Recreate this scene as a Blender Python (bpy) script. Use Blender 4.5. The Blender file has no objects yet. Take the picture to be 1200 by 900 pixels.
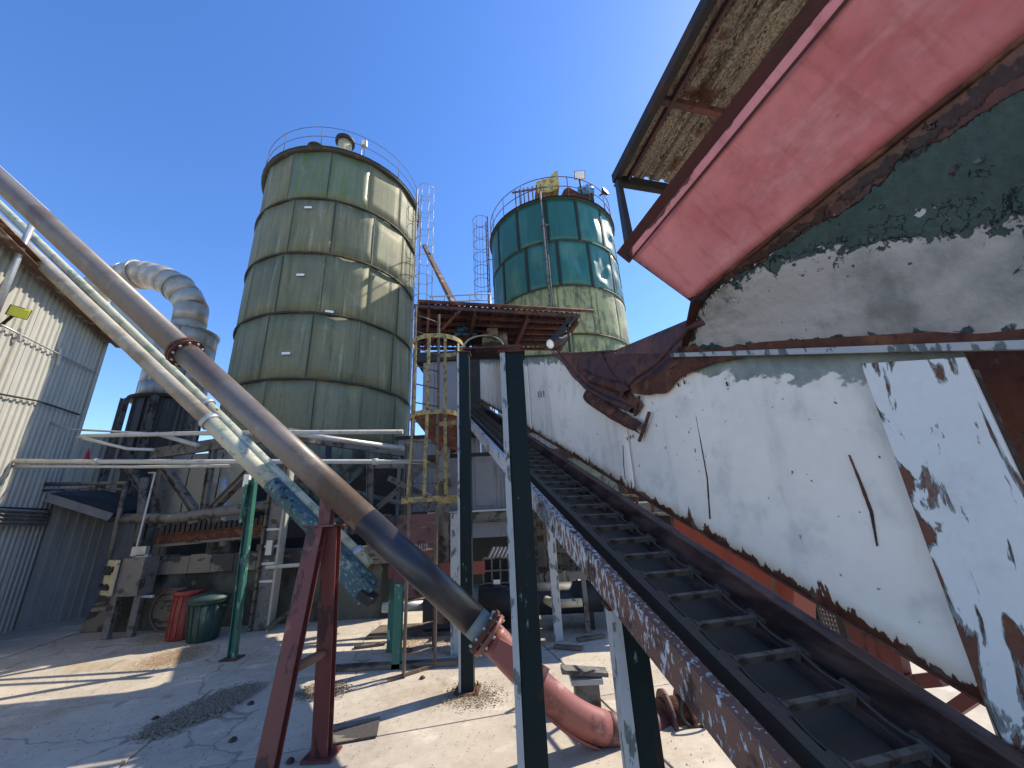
import bpy, math, random
from mathutils import Vector, Matrix, noise as mn
random.seed(7)
S = bpy.context.scene
COL = S.collection
rad = math.radians

# ---------------------------------------------------------------- camera, sky, sun, exposure
TH, PH, F_PX, H = rad(18.7), rad(3.0), 455.0, 2.0
Fv = Vector((0, math.cos(TH), math.sin(TH)))
U0 = Vector((0, -math.sin(TH), math.cos(TH)))
Rv = math.cos(PH) * Vector((1, 0, 0)) - math.sin(PH) * U0
Uv = math.sin(PH) * Vector((1, 0, 0)) + math.cos(PH) * U0
CAM = Vector((0, 0, H))
cam = bpy.data.cameras.new('camera')
co = bpy.data.objects.new('camera', cam)
COL.objects.link(co)
co.matrix_world = Matrix(((Rv.x, Uv.x, -Fv.x, 0), (Rv.y, Uv.y, -Fv.y, 0), (Rv.z, Uv.z, -Fv.z, H), (0, 0, 0, 1)))
cam.sensor_width = 36
cam.lens = F_PX / 1200 * 36
cam.clip_start = 0.02
cam.clip_end = 3000
S.camera = co
SUN_AZ, SUN_EL = rad(31.0), rad(47.5)     # azimuth measured from +X towards +Y
w = bpy.data.worlds.new("World")
S.world = w
w.use_nodes = True
wn = w.node_tree
sky = wn.nodes.new('ShaderNodeTexSky')
sky.sky_type = 'NISHITA'
sky.sun_disc = False
sky.sun_elevation = SUN_EL
sky.sun_rotation = rad(90) - SUN_AZ
sky.air_density = 1.0
sky.dust_density = 0.15
sky.ozone_density = 3.0
bg = wn.nodes['Background']
bg.inputs[1].default_value = 0.15
hs = wn.nodes.new('ShaderNodeHueSaturation')
hs.inputs['Saturation'].default_value = 1.22
hs.inputs['Hue'].default_value = .509
hs.inputs['Value'].default_value = .92
wn.links.new(sky.outputs[0], hs.inputs['Color'])
wn.links.new(hs.outputs[0], bg.inputs[0])
sl = bpy.data.lights.new('sun', 'SUN')
sl.energy = 3.4
sl.angle = rad(0.5)
sl.color = (1.0, 0.90, 0.74)
so = bpy.data.objects.new('sun', sl)
COL.objects.link(so)
sd = Vector((math.cos(SUN_AZ) * math.cos(SUN_EL), math.sin(SUN_AZ) * math.cos(SUN_EL), math.sin(SUN_EL)))
so.rotation_euler = sd.to_track_quat('Z', 'Y').to_euler()
so.location = (0, 0, 40)
S.view_settings.view_transform = 'Standard'
S.view_settings.look = 'None'
S.view_settings.exposure = 1.0
S.view_settings.gamma = 1

# ---------------------------------------------------------------- frames and helpers
CZ = rad(14.4527)                                   # the conveyor's frame: a across (right), t along (away), z up
TS = math.tan(rad(21.917))                          # its rise per metre
Ra = Vector((math.cos(CZ), math.sin(CZ), 0))
Ht = Vector((-math.sin(CZ), math.cos(CZ), 0))


def ray(x, y):
    return Fv + Rv * ((x - 600) / F_PX) + Uv * ((450 - y) / F_PX)


def P(x, y, Y):
    r = ray(x, y)
    return CAM + r * (Y / r.y)


def G(x, y, z=0.0):
    r = ray(x, y)
    return CAM + r * ((z - H) / r.z)


def A_(x, y, a):
    """point seen at x,y on the vertical plane a=const of the conveyor frame, in that frame"""
    r = ray(x, y)
    p = CAM + r * ((a - CAM.dot(Ra)) / r.dot(Ra))
    return Vector((p.dot(Ra), p.dot(Ht), p.z))


def cf(a, t, b):
    return Vector((a, t, b + TS * t))


def toc(p):
    p = Vector(p)
    return Vector((p.dot(Ra), p.dot(Ht), p.z))


ORG = {}


class MB:
    def __init__(s):
        s.v, s.f, s.sm, s.uv = [], [], [], {}

    def add(s, vs, fs, smooth=False):
        n = len(s.v)
        s.v += [Vector(q) for q in vs]
        s.f += [tuple(n + i for i in q) for q in fs]
        s.sm += [smooth] * len(fs)
        return s

    def box(s, x0, x1, y0, y1, z0, z1):
        if x0 > x1: x0, x1 = x1, x0
        if y0 > y1: y0, y1 = y1, y0
        if z0 > z1: z0, z1 = z1, z0
        return s.add([(x0, y0, z0), (x1, y0, z0), (x1, y1, z0), (x0, y1, z0), (x0, y0, z1), (x1, y0, z1), (x1, y1, z1), (x0, y1, z1)],
                     [(0, 3, 2, 1), (4, 5, 6, 7), (0, 1, 5, 4), (1, 2, 6, 5), (2, 3, 7, 6), (3, 0, 4, 7)])

    def bar(s, p, q, w, h, up=(0, 0, 1)):
        p, q, up = Vector(p), Vector(q), Vector(up)
        d = (q - p).normalized()
        sx = d.cross(up)
        if sx.length < 1e-4: sx = d.cross(Vector((1, 0, 0)))
        sx.normalize()
        uu = sx.cross(d).normalized()
        sx, uu = sx * w / 2, uu * h / 2
        vs = [p - sx - uu, p + sx - uu, p + sx + uu, p - sx + uu, q - sx - uu, q + sx - uu, q + sx + uu, q - sx + uu]
        return s.add(vs, [(0, 3, 2, 1), (4, 5, 6, 7), (0, 1, 5, 4), (1, 2, 6, 5), (2, 3, 7, 6), (3, 0, 4, 7)])

    def ibeam(s, p, q, w, h, t=.015, up=(0, 0, 1)):
        p, q, up = Vector(p), Vector(q), Vector(up)
        d = (q - p).normalized()
        sx = d.cross(up)
        if sx.length < 1e-4: sx = d.cross(Vector((1, 0, 0)))
        sx.normalize()
        uu = sx.cross(d).normalized()
        s.bar(p + uu * (h / 2 - t / 2), q + uu * (h / 2 - t / 2), w, t, up)
        s.bar(p - uu * (h / 2 - t / 2), q - uu * (h / 2 - t / 2), w, t, up)
        return s.bar(p, q, t, h - 2 * t - .001, up)

    def chan(s, p, q, w, h, t=.012, side=1, up=(0, 0, 1)):
        p, q, up = Vector(p), Vector(q), Vector(up)
        d = (q - p).normalized()
        sx = d.cross(up).normalized()
        uu = sx.cross(d).normalized()
        s.bar(p + uu * (h / 2 - t / 2), q + uu * (h / 2 - t / 2), w, t, up)
        s.bar(p - uu * (h / 2 - t / 2), q - uu * (h / 2 - t / 2), w, t, up)
        o = sx * side * (w / 2 - t / 2)
        return s.bar(p + o, q + o, t, h - 2 * t - .001, up)

    def tube(s, pts, r, n=10, caps=True, closed=False):
        pts = [Vector(q) for q in pts]
        m = len(pts)
        rr = r if isinstance(r, (list, tuple)) else [r] * m
        vs, fs = [], []
        prev = None
        for i, p in enumerate(pts):
            if closed: d = (pts[(i + 1) % m] - pts[i - 1])
            elif i == 0: d = pts[1] - p
            elif i == m - 1: d = p - pts[i - 1]
            else: d = (pts[i + 1] - p).normalized() + (p - pts[i - 1]).normalized()
            d.normalize()
            if prev is None:
                u = d.cross(Vector((0, 0, 1)))
                if u.length < .05: u = d.cross(Vector((1, 0, 0)))
            else:
                u = prev - d * prev.dot(d)
            u.normalize()
            prev = u
            v = d.cross(u)
            k = 1.0
            if 0 < i < m - 1 and not closed:
                c = max(.5, d.dot((pts[i + 1] - p).normalized()))
                k = 1 / c if n > 6 else 1
            for j in range(n):
                an = 2 * math.pi * j / n
                vs.append(p + (u * math.cos(an) + v * math.sin(an)) * rr[i] * (1 if k == 1 else min(k, 1.15)))
        for i in range(m if closed else m - 1):
            i2 = (i + 1) % m
            for j in range(n):
                j2 = (j + 1) % n
                fs.append((i * n + j, i * n + j2, i2 * n + j2, i2 * n + j))
        s.add(vs, fs, True)
        if caps and not closed:
            b = len(s.v) - len(vs)
            s.f.append(tuple(b + j for j in range(n))[::-1]); s.sm.append(False)
            s.f.append(tuple(b + (m - 1) * n + j for j in range(n))); s.sm.append(False)
        return s

    def lathe(s, c, prof, n=32, a0=0, a1=2 * math.pi):
        c = Vector(c)
        full = abs(a1 - a0) > 6.28
        k = n if full else n + 1
        vs, fs = [], []
        for (r, z) in prof:
            for j in range(k):
                an = a0 + (a1 - a0) * j / n
                vs.append(c + Vector((r * math.cos(an), r * math.sin(an), z)))
        for i in range(len(prof) - 1):
            for j in range(n):
                j2 = (j + 1) % k
                fs.append((i * k + j, i * k + j2, (i + 1) * k + j2, (i + 1) * k + j))
        return s.add(vs, fs, True)

    def arcplate(s, c, r0, r1, z0, z1, a0, a1, n=5, dent=None, nz=1):
        """a curved plate with thickness r1-r0"""
        c = Vector(c)
        vs, fs = [], []
        for L, r in enumerate((r0, r1)):
            for k in range(nz + 1):
                for j in range(n + 1):
                    an = a0 + (a1 - a0) * j / n
                    z = z0 + (z1 - z0) * k / nz
                    q = r + (dent(j / n, k / nz) if dent else 0)
                    vs.append(c + Vector((q * math.cos(an), q * math.sin(an), z)))
        N = (n + 1) * (nz + 1)
        I = lambda L, k, j: L * N + k * (n + 1) + j
        fo, fi, ed = [], [], []
        for k in range(nz):
            for j in range(n):
                fo.append((I(1, k, j), I(1, k, j + 1), I(1, k + 1, j + 1), I(1, k + 1, j)))
                fi.append((I(0, k, j), I(0, k + 1, j), I(0, k + 1, j + 1), I(0, k, j + 1)))
        for j in range(n):
            ed.append((I(0, 0, j), I(0, 0, j + 1), I(1, 0, j + 1), I(1, 0, j)))
            ed.append((I(0, nz, j), I(1, nz, j), I(1, nz, j + 1), I(0, nz, j + 1)))
        for k in range(nz):
            ed.append((I(0, k, 0), I(1, k, 0), I(1, k + 1, 0), I(0, k + 1, 0)))
            ed.append((I(0, k, n), I(0, k + 1, n), I(1, k + 1, n), I(1, k, n)))
        b = len(s.v)
        s.add(vs, fo, True)
        s.f += [tuple(b + i for i in q) for q in fi + ed]
        s.sm += [False] * len(fi + ed)
        return s

    def prism(s, poly, vec):
        poly = [Vector(q) for q in poly]
        vec = Vector(vec)
        n = len(poly)
        vs = poly + [q + vec for q in poly]
        fs = [tuple(range(n))[::-1], tuple(range(n, 2 * n))] + [(i, (i + 1) % n, n + (i + 1) % n, n + i) for i in range(n)]
        return s.add(vs, fs)

    def sheet(s, fn, nu, nv, th, smooth=True):
        """fn(u,v)->(point, normal); a thick bent sheet with uv"""
        vs, fs = [], []
        uvs = []
        for L in (0, 1):
            for i in range(nu + 1):
                for j in range(nv + 1):
                    p, nn = fn(i / nu, j / nv)
                    vs.append(Vector(p) + Vector(nn) * (th * L))
                    uvs.append((i / nu, j / nv))
        N = (nu + 1) * (nv + 1)
        I = lambda L, i, j: L * N + i * (nv + 1) + j
        for i in range(nu):
            for j in range(nv):
                fs.append((I(0, i, j), I(0, i, j + 1), I(0, i + 1, j + 1), I(0, i + 1, j)))
                fs.append((I(1, i, j), I(1, i + 1, j), I(1, i + 1, j + 1), I(1, i, j + 1)))
        ed = []
        for i in range(nu):
            ed += [(I(0, i, 0), I(0, i + 1, 0), I(1, i + 1, 0), I(1, i, 0)), (I(0, i, nv), I(1, i, nv), I(1, i + 1, nv), I(0, i + 1, nv))]
        for j in range(nv):
            ed += [(I(0, 0, j), I(1, 0, j), I(1, 0, j + 1), I(0, 0, j + 1)), (I(0, nu, j), I(0, nu, j + 1), I(1, nu, j + 1), I(1, nu, j))]
        b = len(s.v)
        s.add(vs, fs, smooth)
        s.f += [tuple(b + i for i in q) for q in ed]
        s.sm += [False] * len(ed)
        for k, q in enumerate(uvs): s.uv[b + k] = q
        return s

    def corr(s, o, wv, lv, pitch=.2, depth=.03, nrm=None, th=.006, kind='trap'):
        """corrugated sheet: origin o, width vector wv (ribs repeat along it), length vector lv"""
        o, wv, lv = Vector(o), Vector(wv), Vector(lv)
        nrm = Vector(nrm).normalized() if nrm is not None else wv.cross(lv).normalized()
        W = wv.length
        wd = wv.normalized()
        prof = []
        x = 0
        if kind == 'trap':
            while x < W - 1e-4:
                for fx, d in ((0, 0), (.62, 0), (.70, 1), (.92, 1)):
                    q = x + fx * pitch
                    if q < W: prof.append((q, d * depth))
                x += pitch
            prof.append((W, 0))
        else:
            k = max(4, int(W / pitch * 8))
            prof = [(W * i / k, depth * .5 * (1 + math.sin(W * i / k / pitch * 2 * math.pi))) for i in range(k + 1)]
        n = len(prof)
        vs = []
        for L in (0, 1):
            for e in (0, 1):
                for (q, d) in prof: vs.append(o + wd * q + nrm * (d + L * th) + lv * e)
        fs = []
        for L in (0, 1):
            b = L * 2 * n
            for i in range(n - 1):
                q = (b + i, b + i + 1, b + n + i + 1, b + n + i)
                fs.append(q if L else q[::-1])
        for e in (0, 1):
            for i in range(n - 1):
                q = (e * n + i, e * n + i + 1, 2 * n + e * n + i + 1, 2 * n + e * n + i)
                fs.append(q if e == 0 else q[::-1])
        for i in (0, n - 1): fs.append((i, n + i, 3 * n + i, 2 * n + i))
        return s.add(vs, fs, kind != 'trap')

    def mesh(s, name, mat, base):
        me = bpy.data.meshes.new(name)
        me.from_pydata([v - base for v in s.v], [], s.f)
        me.polygons.foreach_set('use_smooth', s.sm)
        if s.uv:
            ul = me.uv_layers.new(name='UVMap')
            for lp in me.loops: ul.data[lp.index].uv = s.uv.get(lp.vertex_index, (0, 0))
        me.materials.append(mat)
        me.update()
        return me

    def base(s):
        xs = [v.x for v in s.v]; ys = [v.y for v in s.v]; zs = [v.z for v in s.v]
        return Vector(((min(xs) + max(xs)) / 2, (min(ys) + max(ys)) / 2, min(zs)))


def meta(o, label=None, cat=None, group=None, kind=None):
    if label: o['label'] = label
    if cat: o['category'] = cat
    if group: o['group'] = group
    if kind: o['kind'] = kind
    return o


def place(o, base, rz):
    o.location = Matrix.Rotation(rz, 3, 'Z') @ base
    o.rotation_euler = (0, 0, rz)
    ORG[o.name] = base.copy()


def root(name, label, cat, base, rz=0, group=None, kind=None):
    o = bpy.data.objects.new(name, None)
    o.empty_display_size = .2
    COL.objects.link(o)
    place(o, Vector(base), rz)
    return meta(o, label, cat, group, kind)


def part(name, mb, mat, parent, label=None, bevel=0, kind=None):
    me = mb.mesh(name, mat, ORG[parent.name])
    o = bpy.data.objects.new(name, me)
    COL.objects.link(o)
    o.parent = parent
    ORG[o.name] = ORG[parent.name]
    if label: o['label'] = label
    if kind: o['kind'] = kind
    if bevel:
        m = o.modifiers.new('bevel', 'BEVEL'); m.width = bevel; m.segments = 2; m.limit_method = 'ANGLE'
    return o


def top(name, mb, mat, label, cat, rz=0, group=None, kind=None, bevel=0):
    b = mb.base()
    o = bpy.data.objects.new(name, mb.mesh(name, mat, b))
    COL.objects.link(o)
    place(o, b, rz)
    if bevel:
        m = o.modifiers.new('bevel', 'BEVEL'); m.width = bevel; m.segments = 2; m.limit_method = 'ANGLE'
    return meta(o, label, cat, group, kind)


def inst(name, me, parent, loc, rot=(0, 0, 0), label=None, scale=None):
    o = bpy.data.objects.new(name, me)
    COL.objects.link(o)
    o.parent = parent
    o.location = Vector(loc) - ORG[parent.name]
    o.rotation_euler = rot
    if scale: o.scale = scale
    ORG[o.name] = Vector(loc)
    if label: o['label'] = label
    return o


def copy_tree(o, parent=None):
    c = o.copy()
    COL.objects.link(c)
    if parent is not None: c.parent = parent
    if o.name in ORG: ORG[c.name] = ORG[o.name].copy()
    for ch in list(o.children): copy_tree(ch, c)
    return c


# ---------------------------------------------------------------- materials
def mat(name, base, layers=(), rough=.65, metal=0.0, var=.18, vscale=3.0, bump=.25, spec=.35, uv=False, rnd=0.0, streak=0.0, sscale=(9, 9, .5), holes=None, tint=None):
    m = bpy.data.materials.new(name)
    m.use_nodes = True
    nt = m.node_tree
    N, L = nt.nodes, nt.links
    bs = N['Principled BSDF']
    tc = N.new('ShaderNodeTexCoord')
    co = tc.outputs['UV' if uv else 'Object']
    obj = tc.outputs['Object']

    def math_(op, a, b=None, c=None, clamp=False):
        n = N.new('ShaderNodeMath'); n.operation = op; n.use_clamp = clamp
        for i, q in enumerate((a, b, c)):
            if q is None: continue
            if isinstance(q, (int, float)): n.inputs[i].default_value = q
            else: L.new(q, n.inputs[i])
        return n.outputs[0]

    oi = N.new('ShaderNodeObjectInfo')

    def noise_(scale, det=6, seed=0.0, rgh=.6, dist=0.0, src=None):
        mp = N.new('ShaderNodeMapping')
        sc = scale if isinstance(scale, (tuple, list)) else (scale,) * 3
        mp.inputs['Scale'].default_value = sc
        mp.inputs['Location'].default_value = (seed * 3.1, seed * 7.7, seed * 1.3)
        L.new(src or obj, mp.inputs[0])
        n = N.new('ShaderNodeTexNoise')
        n.noise_dimensions = '4D' if rnd else '3D'
        n.inputs['Scale'].default_value = 1
        n.inputs['Detail'].default_value = det
        n.inputs['Roughness'].default_value = rgh
        n.inputs['Distortion'].default_value = dist
        L.new(mp.outputs[0], n.inputs['Vector'])
        if rnd: L.new(math_('MULTIPLY', oi.outputs['Random'], 37.0), n.inputs['W'])
        return n.outputs['Fac']

    def mix(f, a, b):
        n = N.new('ShaderNodeMix'); n.data_type = 'RGBA'
        if isinstance(f, (int, float)): n.inputs[0].default_value = f
        else: L.new(f, n.inputs[0])
        for i, q in ((6, a), (7, b)):
            if isinstance(q, tuple): n.inputs[i].default_value = (*q, 1)
            else: L.new(q, n.inputs[i])
        return n.outputs[2]

    def scale_col(col, f):
        n = N.new('ShaderNodeVectorMath'); n.operation = 'SCALE'
        if isinstance(col, tuple): n.inputs[0].default_value = col
        else: L.new(col, n.inputs[0])
        L.new(f, n.inputs['Scale'])
        return n.outputs[0]

    v1 = noise_(vscale, 5, 1.0)
    v2 = noise_(vscale * 9, 4, 2.0)
    f = math_('ADD', math_('MULTIPLY', math_('SUBTRACT', v1, .5), var * 2.4), math_('MULTIPLY', math_('SUBTRACT', v2, .5), var * 1.2))
    f = math_('ADD', f, 1.0)
    if rnd: f = math_('MULTIPLY', f, math_('ADD', math_('MULTIPLY', math_('SUBTRACT', oi.outputs['Random'], .5), rnd), 1.0))
    if streak:
        s_ = noise_(sscale, 5, 4.0, .65)
        f = math_('MULTIPLY', f, math_('ADD', math_('MULTIPLY', math_('SUBTRACT', s_, .5), streak * 2), 1.0))
    col = scale_col(base, f)
    if tint:
        col2 = scale_col(tint, f)
        mt = N.new('ShaderNodeMapRange'); L.new(noise_(vscale * .6, 4, 9.0), mt.inputs[0])
        mt.inputs[1].default_value = .35; mt.inputs[2].default_value = .65
        col = mix(mt.outputs[0], col, col2)
    rg = rough
    hgt = None
    sep = N.new('ShaderNodeSeparateXYZ'); L.new(co, sep.inputs[0])
    for i, ly in enumerate(layers):
        nz = noise_(ly.get('s', 4), ly.get('det', 8), ly.get('seed', i * 5.3 + 3), ly.get('rg', .6), ly.get('dist', 0.0))
        val = nz
        for ax, k in enumerate(ly.get('bias', (0, 0, 0))):
            if k: val = math_('ADD', val, math_('MULTIPLY', sep.outputs[ax], k))
        for (ax, c0, wd, amt) in ly.get('near', ()):          # raise the mask near a coordinate
            d = math_('ABSOLUTE', math_('SUBTRACT', sep.outputs[ax], c0))
            q = math_('SUBTRACT', 1.0, math_('DIVIDE', d, wd), clamp=True)
            val = math_('ADD', val, math_('MULTIPLY', q, amt))
        th, sf = ly['th'], ly.get('soft', .012)
        mr = N.new('ShaderNodeMapRange'); mr.interpolation_type = 'SMOOTHSTEP'
        L.new(val, mr.inputs[0])
        mr.inputs[1].default_value = th - sf; mr.inputs[2].default_value = th + sf
        mk = math_('MULTIPLY', mr.outputs[0], ly.get('amt', 1.0))
        cc = scale_col(ly['c'], math_('ADD', math_('MULTIPLY', math_('SUBTRACT', v2, .5), ly.get('var', 1.0)), 1.0))
        col = mix(mk, col, cc)
        if ly.get('h', 1.0):
            hh = math_('MULTIPLY', mk, -ly.get('h', 1.0))
            hgt = hh if hgt is None else math_('ADD', hgt, hh)
    L.new(col, bs.inputs['Base Color'])
    bs.inputs['Roughness'].default_value = rg
    rr = math_('ADD', math_('MULTIPLY', math_('SUBTRACT', v1, .5), .35), rough, clamp=True)
    L.new(rr, bs.inputs['Roughness'])
    bs.inputs['Metallic'].default_value = metal
    bs.inputs['Specular IOR Level'].default_value = spec
    hb = math_('MULTIPLY', v2, .25)
    hgt = hb if hgt is None else math_('ADD', hgt, hb)
    bp = N.new('ShaderNodeBump')
    bp.inputs['Strength'].default_value = bump
    bp.inputs['Distance'].default_value = .025 if name == 'hopper_paint' else .01
    L.new(hgt, bp.inputs['Height'])
    L.new(bp.outputs[0], bs.inputs['Normal'])
    if holes:
        hn = noise_(holes[0], 3, 21.0)
        mr = N.new('ShaderNodeMapRange'); L.new(hn, mr.inputs[0])
        mr.inputs[1].default_value = holes[1] - .01; mr.inputs[2].default_value = holes[1] + .01
        mr.inputs[3].default_value = 1; mr.inputs[4].default_value = 0
        L.new(mr.outputs[0], bs.inputs['Alpha'])
    return m


RUST = (.10, .037, .022)
RUSTD = (.045, .02, .014)
RUSTL = (.22, .09, .045)
M = {}
M['concrete'] = mat('concrete', (.47, .41, .325), [dict(c=(.33, .29, .24), s=.5, th=.54, soft=.12, amt=.7, h=0, det=10, rg=.7), dict(c=(.33, .25, .15), s=(.6, 1.0, 1), th=.60, soft=.06, amt=.6, h=0, seed=8, det=10, rg=.7),
                    dict(c=(.17, .15, .13), s=(3.2, 1.2, 1), th=.66, soft=.05, amt=.6, h=0, seed=12, det=10), dict(c=(.15, .13, .11), s=9, th=.68, soft=.03, amt=.7, h=.2, seed=3, det=5), dict(c=(.70, .63, .52), s=(1.1, 2.0, 1), th=.62, soft=.06, amt=.6, h=0, seed=33, det=9),
                    dict(c=(.20, .18, .15), s=38, th=.70, soft=.03, amt=.7, h=.3, seed=43, det=3)], rough=.85, var=.30, vscale=1.3, bump=.7, rnd=.10)
_nt = M['concrete'].node_tree               # hairline cracks
_N, _L = _nt.nodes, _nt.links
_b = _N['Principled BSDF']
_src = _b.inputs['Base Color'].links[0].from_socket
_tc = _N.new('ShaderNodeTexCoord'); _nz = _N.new('ShaderNodeTexNoise'); _nz.inputs['Scale'].default_value = 1.6; _nz.inputs['Detail'].default_value = 8
_L.new(_tc.outputs['Object'], _nz.inputs['Vector'])
_ad = _N.new('ShaderNodeVectorMath'); _ad.operation = 'MULTIPLY_ADD'; _ad.inputs[1].default_value = (.9, .9, 0)
_L.new(_nz.outputs['Color'], _ad.inputs[0]); _L.new(_tc.outputs['Object'], _ad.inputs[2])
_vo = _N.new('ShaderNodeTexVoronoi'); _vo.feature = 'DISTANCE_TO_EDGE'; _vo.inputs['Scale'].default_value = .24
_L.new(_ad.outputs[0], _vo.inputs['Vector'])
_mr = _N.new('ShaderNodeMapRange'); _L.new(_vo.outputs['Distance'], _mr.inputs[0]); _mr.inputs[1].default_value = .001; _mr.inputs[2].default_value = .004; _mr.inputs[3].default_value = .6; _mr.inputs[4].default_value = 0
_mx = _N.new('ShaderNodeMix'); _mx.data_type = 'RGBA'; _L.new(_mr.outputs[0], _mx.inputs[0]); _L.new(_src, _mx.inputs[6]); _mx.inputs[7].default_value = (.12, .10, .08, 1)
_L.new(_mx.outputs[2], _b.inputs['Base Color'])
M['gap'] = mat('joint_dirt', (.10, .085, .065), rough=.95)
M['chips'] = mat('wood_chips', (.20, .155, .11), rough=.9, rnd=.5, var=.6, vscale=20)
M['sawdust'] = mat('sawdust', (.30, .19, .10), rough=.95, var=.4, vscale=6, bump=.8)
M['silo'] = mat('silo_green', (.235, .215, .115), [
    dict(c=(.36, .36, .28), s=(6, 6, .28), th=.61, soft=.06, amt=.55, h=0, seed=41, det=9),
    dict(c=(.07, .08, .055), s=(11, 11, .4), th=.62, soft=.05, amt=.6, h=0, seed=45, det=6),
    dict(c=(.24, .235, .155), s=(1.3, 1.3, .25), th=.56, soft=.12, amt=.55, h=0, seed=1),
    dict(c=(.10, .115, .078), s=(4, 4, .3), th=.56, soft=.10, amt=.6, h=0, seed=5),
    dict(c=(.10, .06, .04), s=(7, 7, .5), th=.67, soft=.04, amt=.6, h=.1, seed=7),
    dict(c=(.28, .28, .22), s=(1.6, 1.6, 1.2), th=.68, soft=.015, amt=.45, h=.2, seed=11)],
    rough=.6, var=.15, vscale=1.2, rnd=.22, streak=.2, bump=.25, tint=(.165, .175, .11), spec=.2)
M['silo_moss'] = mat('silo_green_moss', (.15, .18, .105), [
    dict(c=(.09, .19, .035), s=(3, 3, .6), th=.56, soft=.08, amt=.85, h=0, seed=2),
    dict(c=(.13, .155, .10), s=(5, 5, .35), th=.56, soft=.06, amt=.6, h=0, seed=5),
    dict(c=(.26, .26, .17), s=(1.6, 1.6, .5), th=.62, soft=.05, amt=.6, h=.1, seed=11)], rough=.5, rnd=.2, streak=.3)
M['silo_ring'] = mat('silo_ring', (.045, .045, .035), [dict(c=RUSTL, s=3, th=.62, soft=.05, amt=.6)], rough=.7)
M['teal'] = mat('teal_sheet', (.028, .135, .105), [dict(c=(.10, .23, .18), s=(1.2, 1.2, .5), th=.58, soft=.1, amt=.6, h=0), dict(c=(.016, .05, .04), s=(4, 4, .5), th=.64, soft=.06, amt=.6, h=0)], rough=.38, rnd=.25, bump=.3, streak=.25, spec=.5)
M['teal_lit'] = mat('teal_sheet_lit', (.62, .62, .52), [dict(c=(.03, .14, .11), s=(.7, .7, .5), th=.62, soft=.02, amt=1, bias=(0, 0, .12), h=.2, seed=3)], rough=.4, bump=.5, spec=.5)  # near-white is sunlight on the crumpled teal plates, painted into the colour
M['olive'] = mat('olive_sheet', (.34, .345, .15), [dict(c=(.13, .14, .07), s=(2.5, 2.5, .9), th=.51, soft=.03, amt=.75, h=.1, dist=1.0), dict(c=(.10, .06, .04), s=(5, 5, .4), th=.62, soft=.05, amt=.7, h=.1), dict(c=(.5, .5, .26), s=1.5, th=.6, soft=.08, amt=.6, h=0, seed=7)], rough=.5, rnd=.2, streak=.25)
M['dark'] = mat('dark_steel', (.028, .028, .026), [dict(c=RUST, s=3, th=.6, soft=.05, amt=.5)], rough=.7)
M['galv'] = mat('galvanised', (.45, .46, .46), [dict(c=(.24, .22, .2), s=3, th=.6, soft=.08, amt=.5, h=0)], rough=.42, metal=.35, streak=.2)
M['whitepipe'] = mat('white_pipe', (.46, .46, .44), [dict(c=(.25, .2, .16), s=6, th=.63, soft=.05, amt=.7)], rough=.55)
M['clad'] = mat('wall_cladding', (.42, .41, .36), [dict(c=(.25, .21, .16), s=(3, 3, .3), th=.60, soft=.08, amt=.5, h=0), dict(c=(.17, .10, .06), s=(6, 6, .6), th=.70, soft=.04, amt=.6)], rough=.6, rnd=.12, streak=.25, var=.12)
M['cladgrey'] = mat('shed_cladding', (.25, .245, .235), [dict(c=(.12, .12, .12), s=(3, 3, .3), th=.60, soft=.08, amt=.5, h=0)], rough=.6, rnd=.12, streak=.3)
M['trim'] = mat('rusty_trim', (.16, .09, .06), [dict(c=(.35, .32, .28), s=3, th=.6, soft=.05)], rough=.75)
M['duct'] = mat('duct_steel', (.52, .46, .37), [dict(c=(.26, .22, .18), s=(2, 2, 2), th=.58, soft=.1, amt=.6, h=0), dict(c=RUSTL, s=5, th=.7, soft=.04, amt=.6)], rough=.42, metal=.25, rnd=.18, streak=.2)
M['bodysteel'] = mat('cyclone_steel', (.42, .41, .37), [dict(c=(.15, .15, .14), s=(3, 3, .4), th=.56, soft=.08, amt=.6, h=0)], rough=.5, metal=.2, rnd=.2, streak=.35)
M['soot'] = mat('sooty_steel', (.045, .042, .045), [dict(c=(.16, .15, .15), s=(6, 6, .3), th=.60, soft=.06, amt=.7, h=0), dict(c=(.10, .05, .03), s=2, th=.66, soft=.05)], rough=.6, streak=.4)
M['brownpipe'] = mat('brown_pipe', (.175, .148, .125), [dict(c=(.10, .06, .04), s=(1.2, 1.2, 1.2), th=.55, soft=.1, amt=.7, h=0), dict(c=(.30, .24, .19), s=4, th=.63, soft=.06, amt=.5, h=0)], rough=.42, spec=.45, var=.25)
M['blackpipe'] = mat('black_coated_pipe', (.035, .033, .036), [dict(c=(.07, .045, .04), s=2, th=.55, soft=.1, amt=.6, h=0)], rough=.36, spec=.5)
M['palepipe'] = mat('pale_green_pipe', (.46, .45, .34), [dict(c=(.17, .25, .17), s=(5, 5, 5), th=.56, soft=.05, amt=.7, h=.2), dict(c=RUST, s=7, th=.68, soft=.02)], rough=.6)
M['beigepipe'] = mat('beige_pipe', (.34, .31, .25), [dict(c=(.17, .13, .09), s=(2, 2, 2), th=.56, soft=.1, amt=.6, h=0), dict(c=(.48, .46, .40), s=5, th=.6, soft=.06, amt=.5, h=0)], rough=.55, var=.25)
M['bluepipe'] = mat('flaked_blue_pipe', (.05, .10, .11), [dict(c=(.30, .36, .33), s=(15, 15, 15), th=.585, soft=.02, amt=.9, rg=.75), dict(c=(.24, .28, .25), s=(4, 4, 4), th=.60, soft=.03, amt=.8), dict(c=(.02, .025, .03), s=9, th=.6, soft=.02)], rough=.6)
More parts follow.
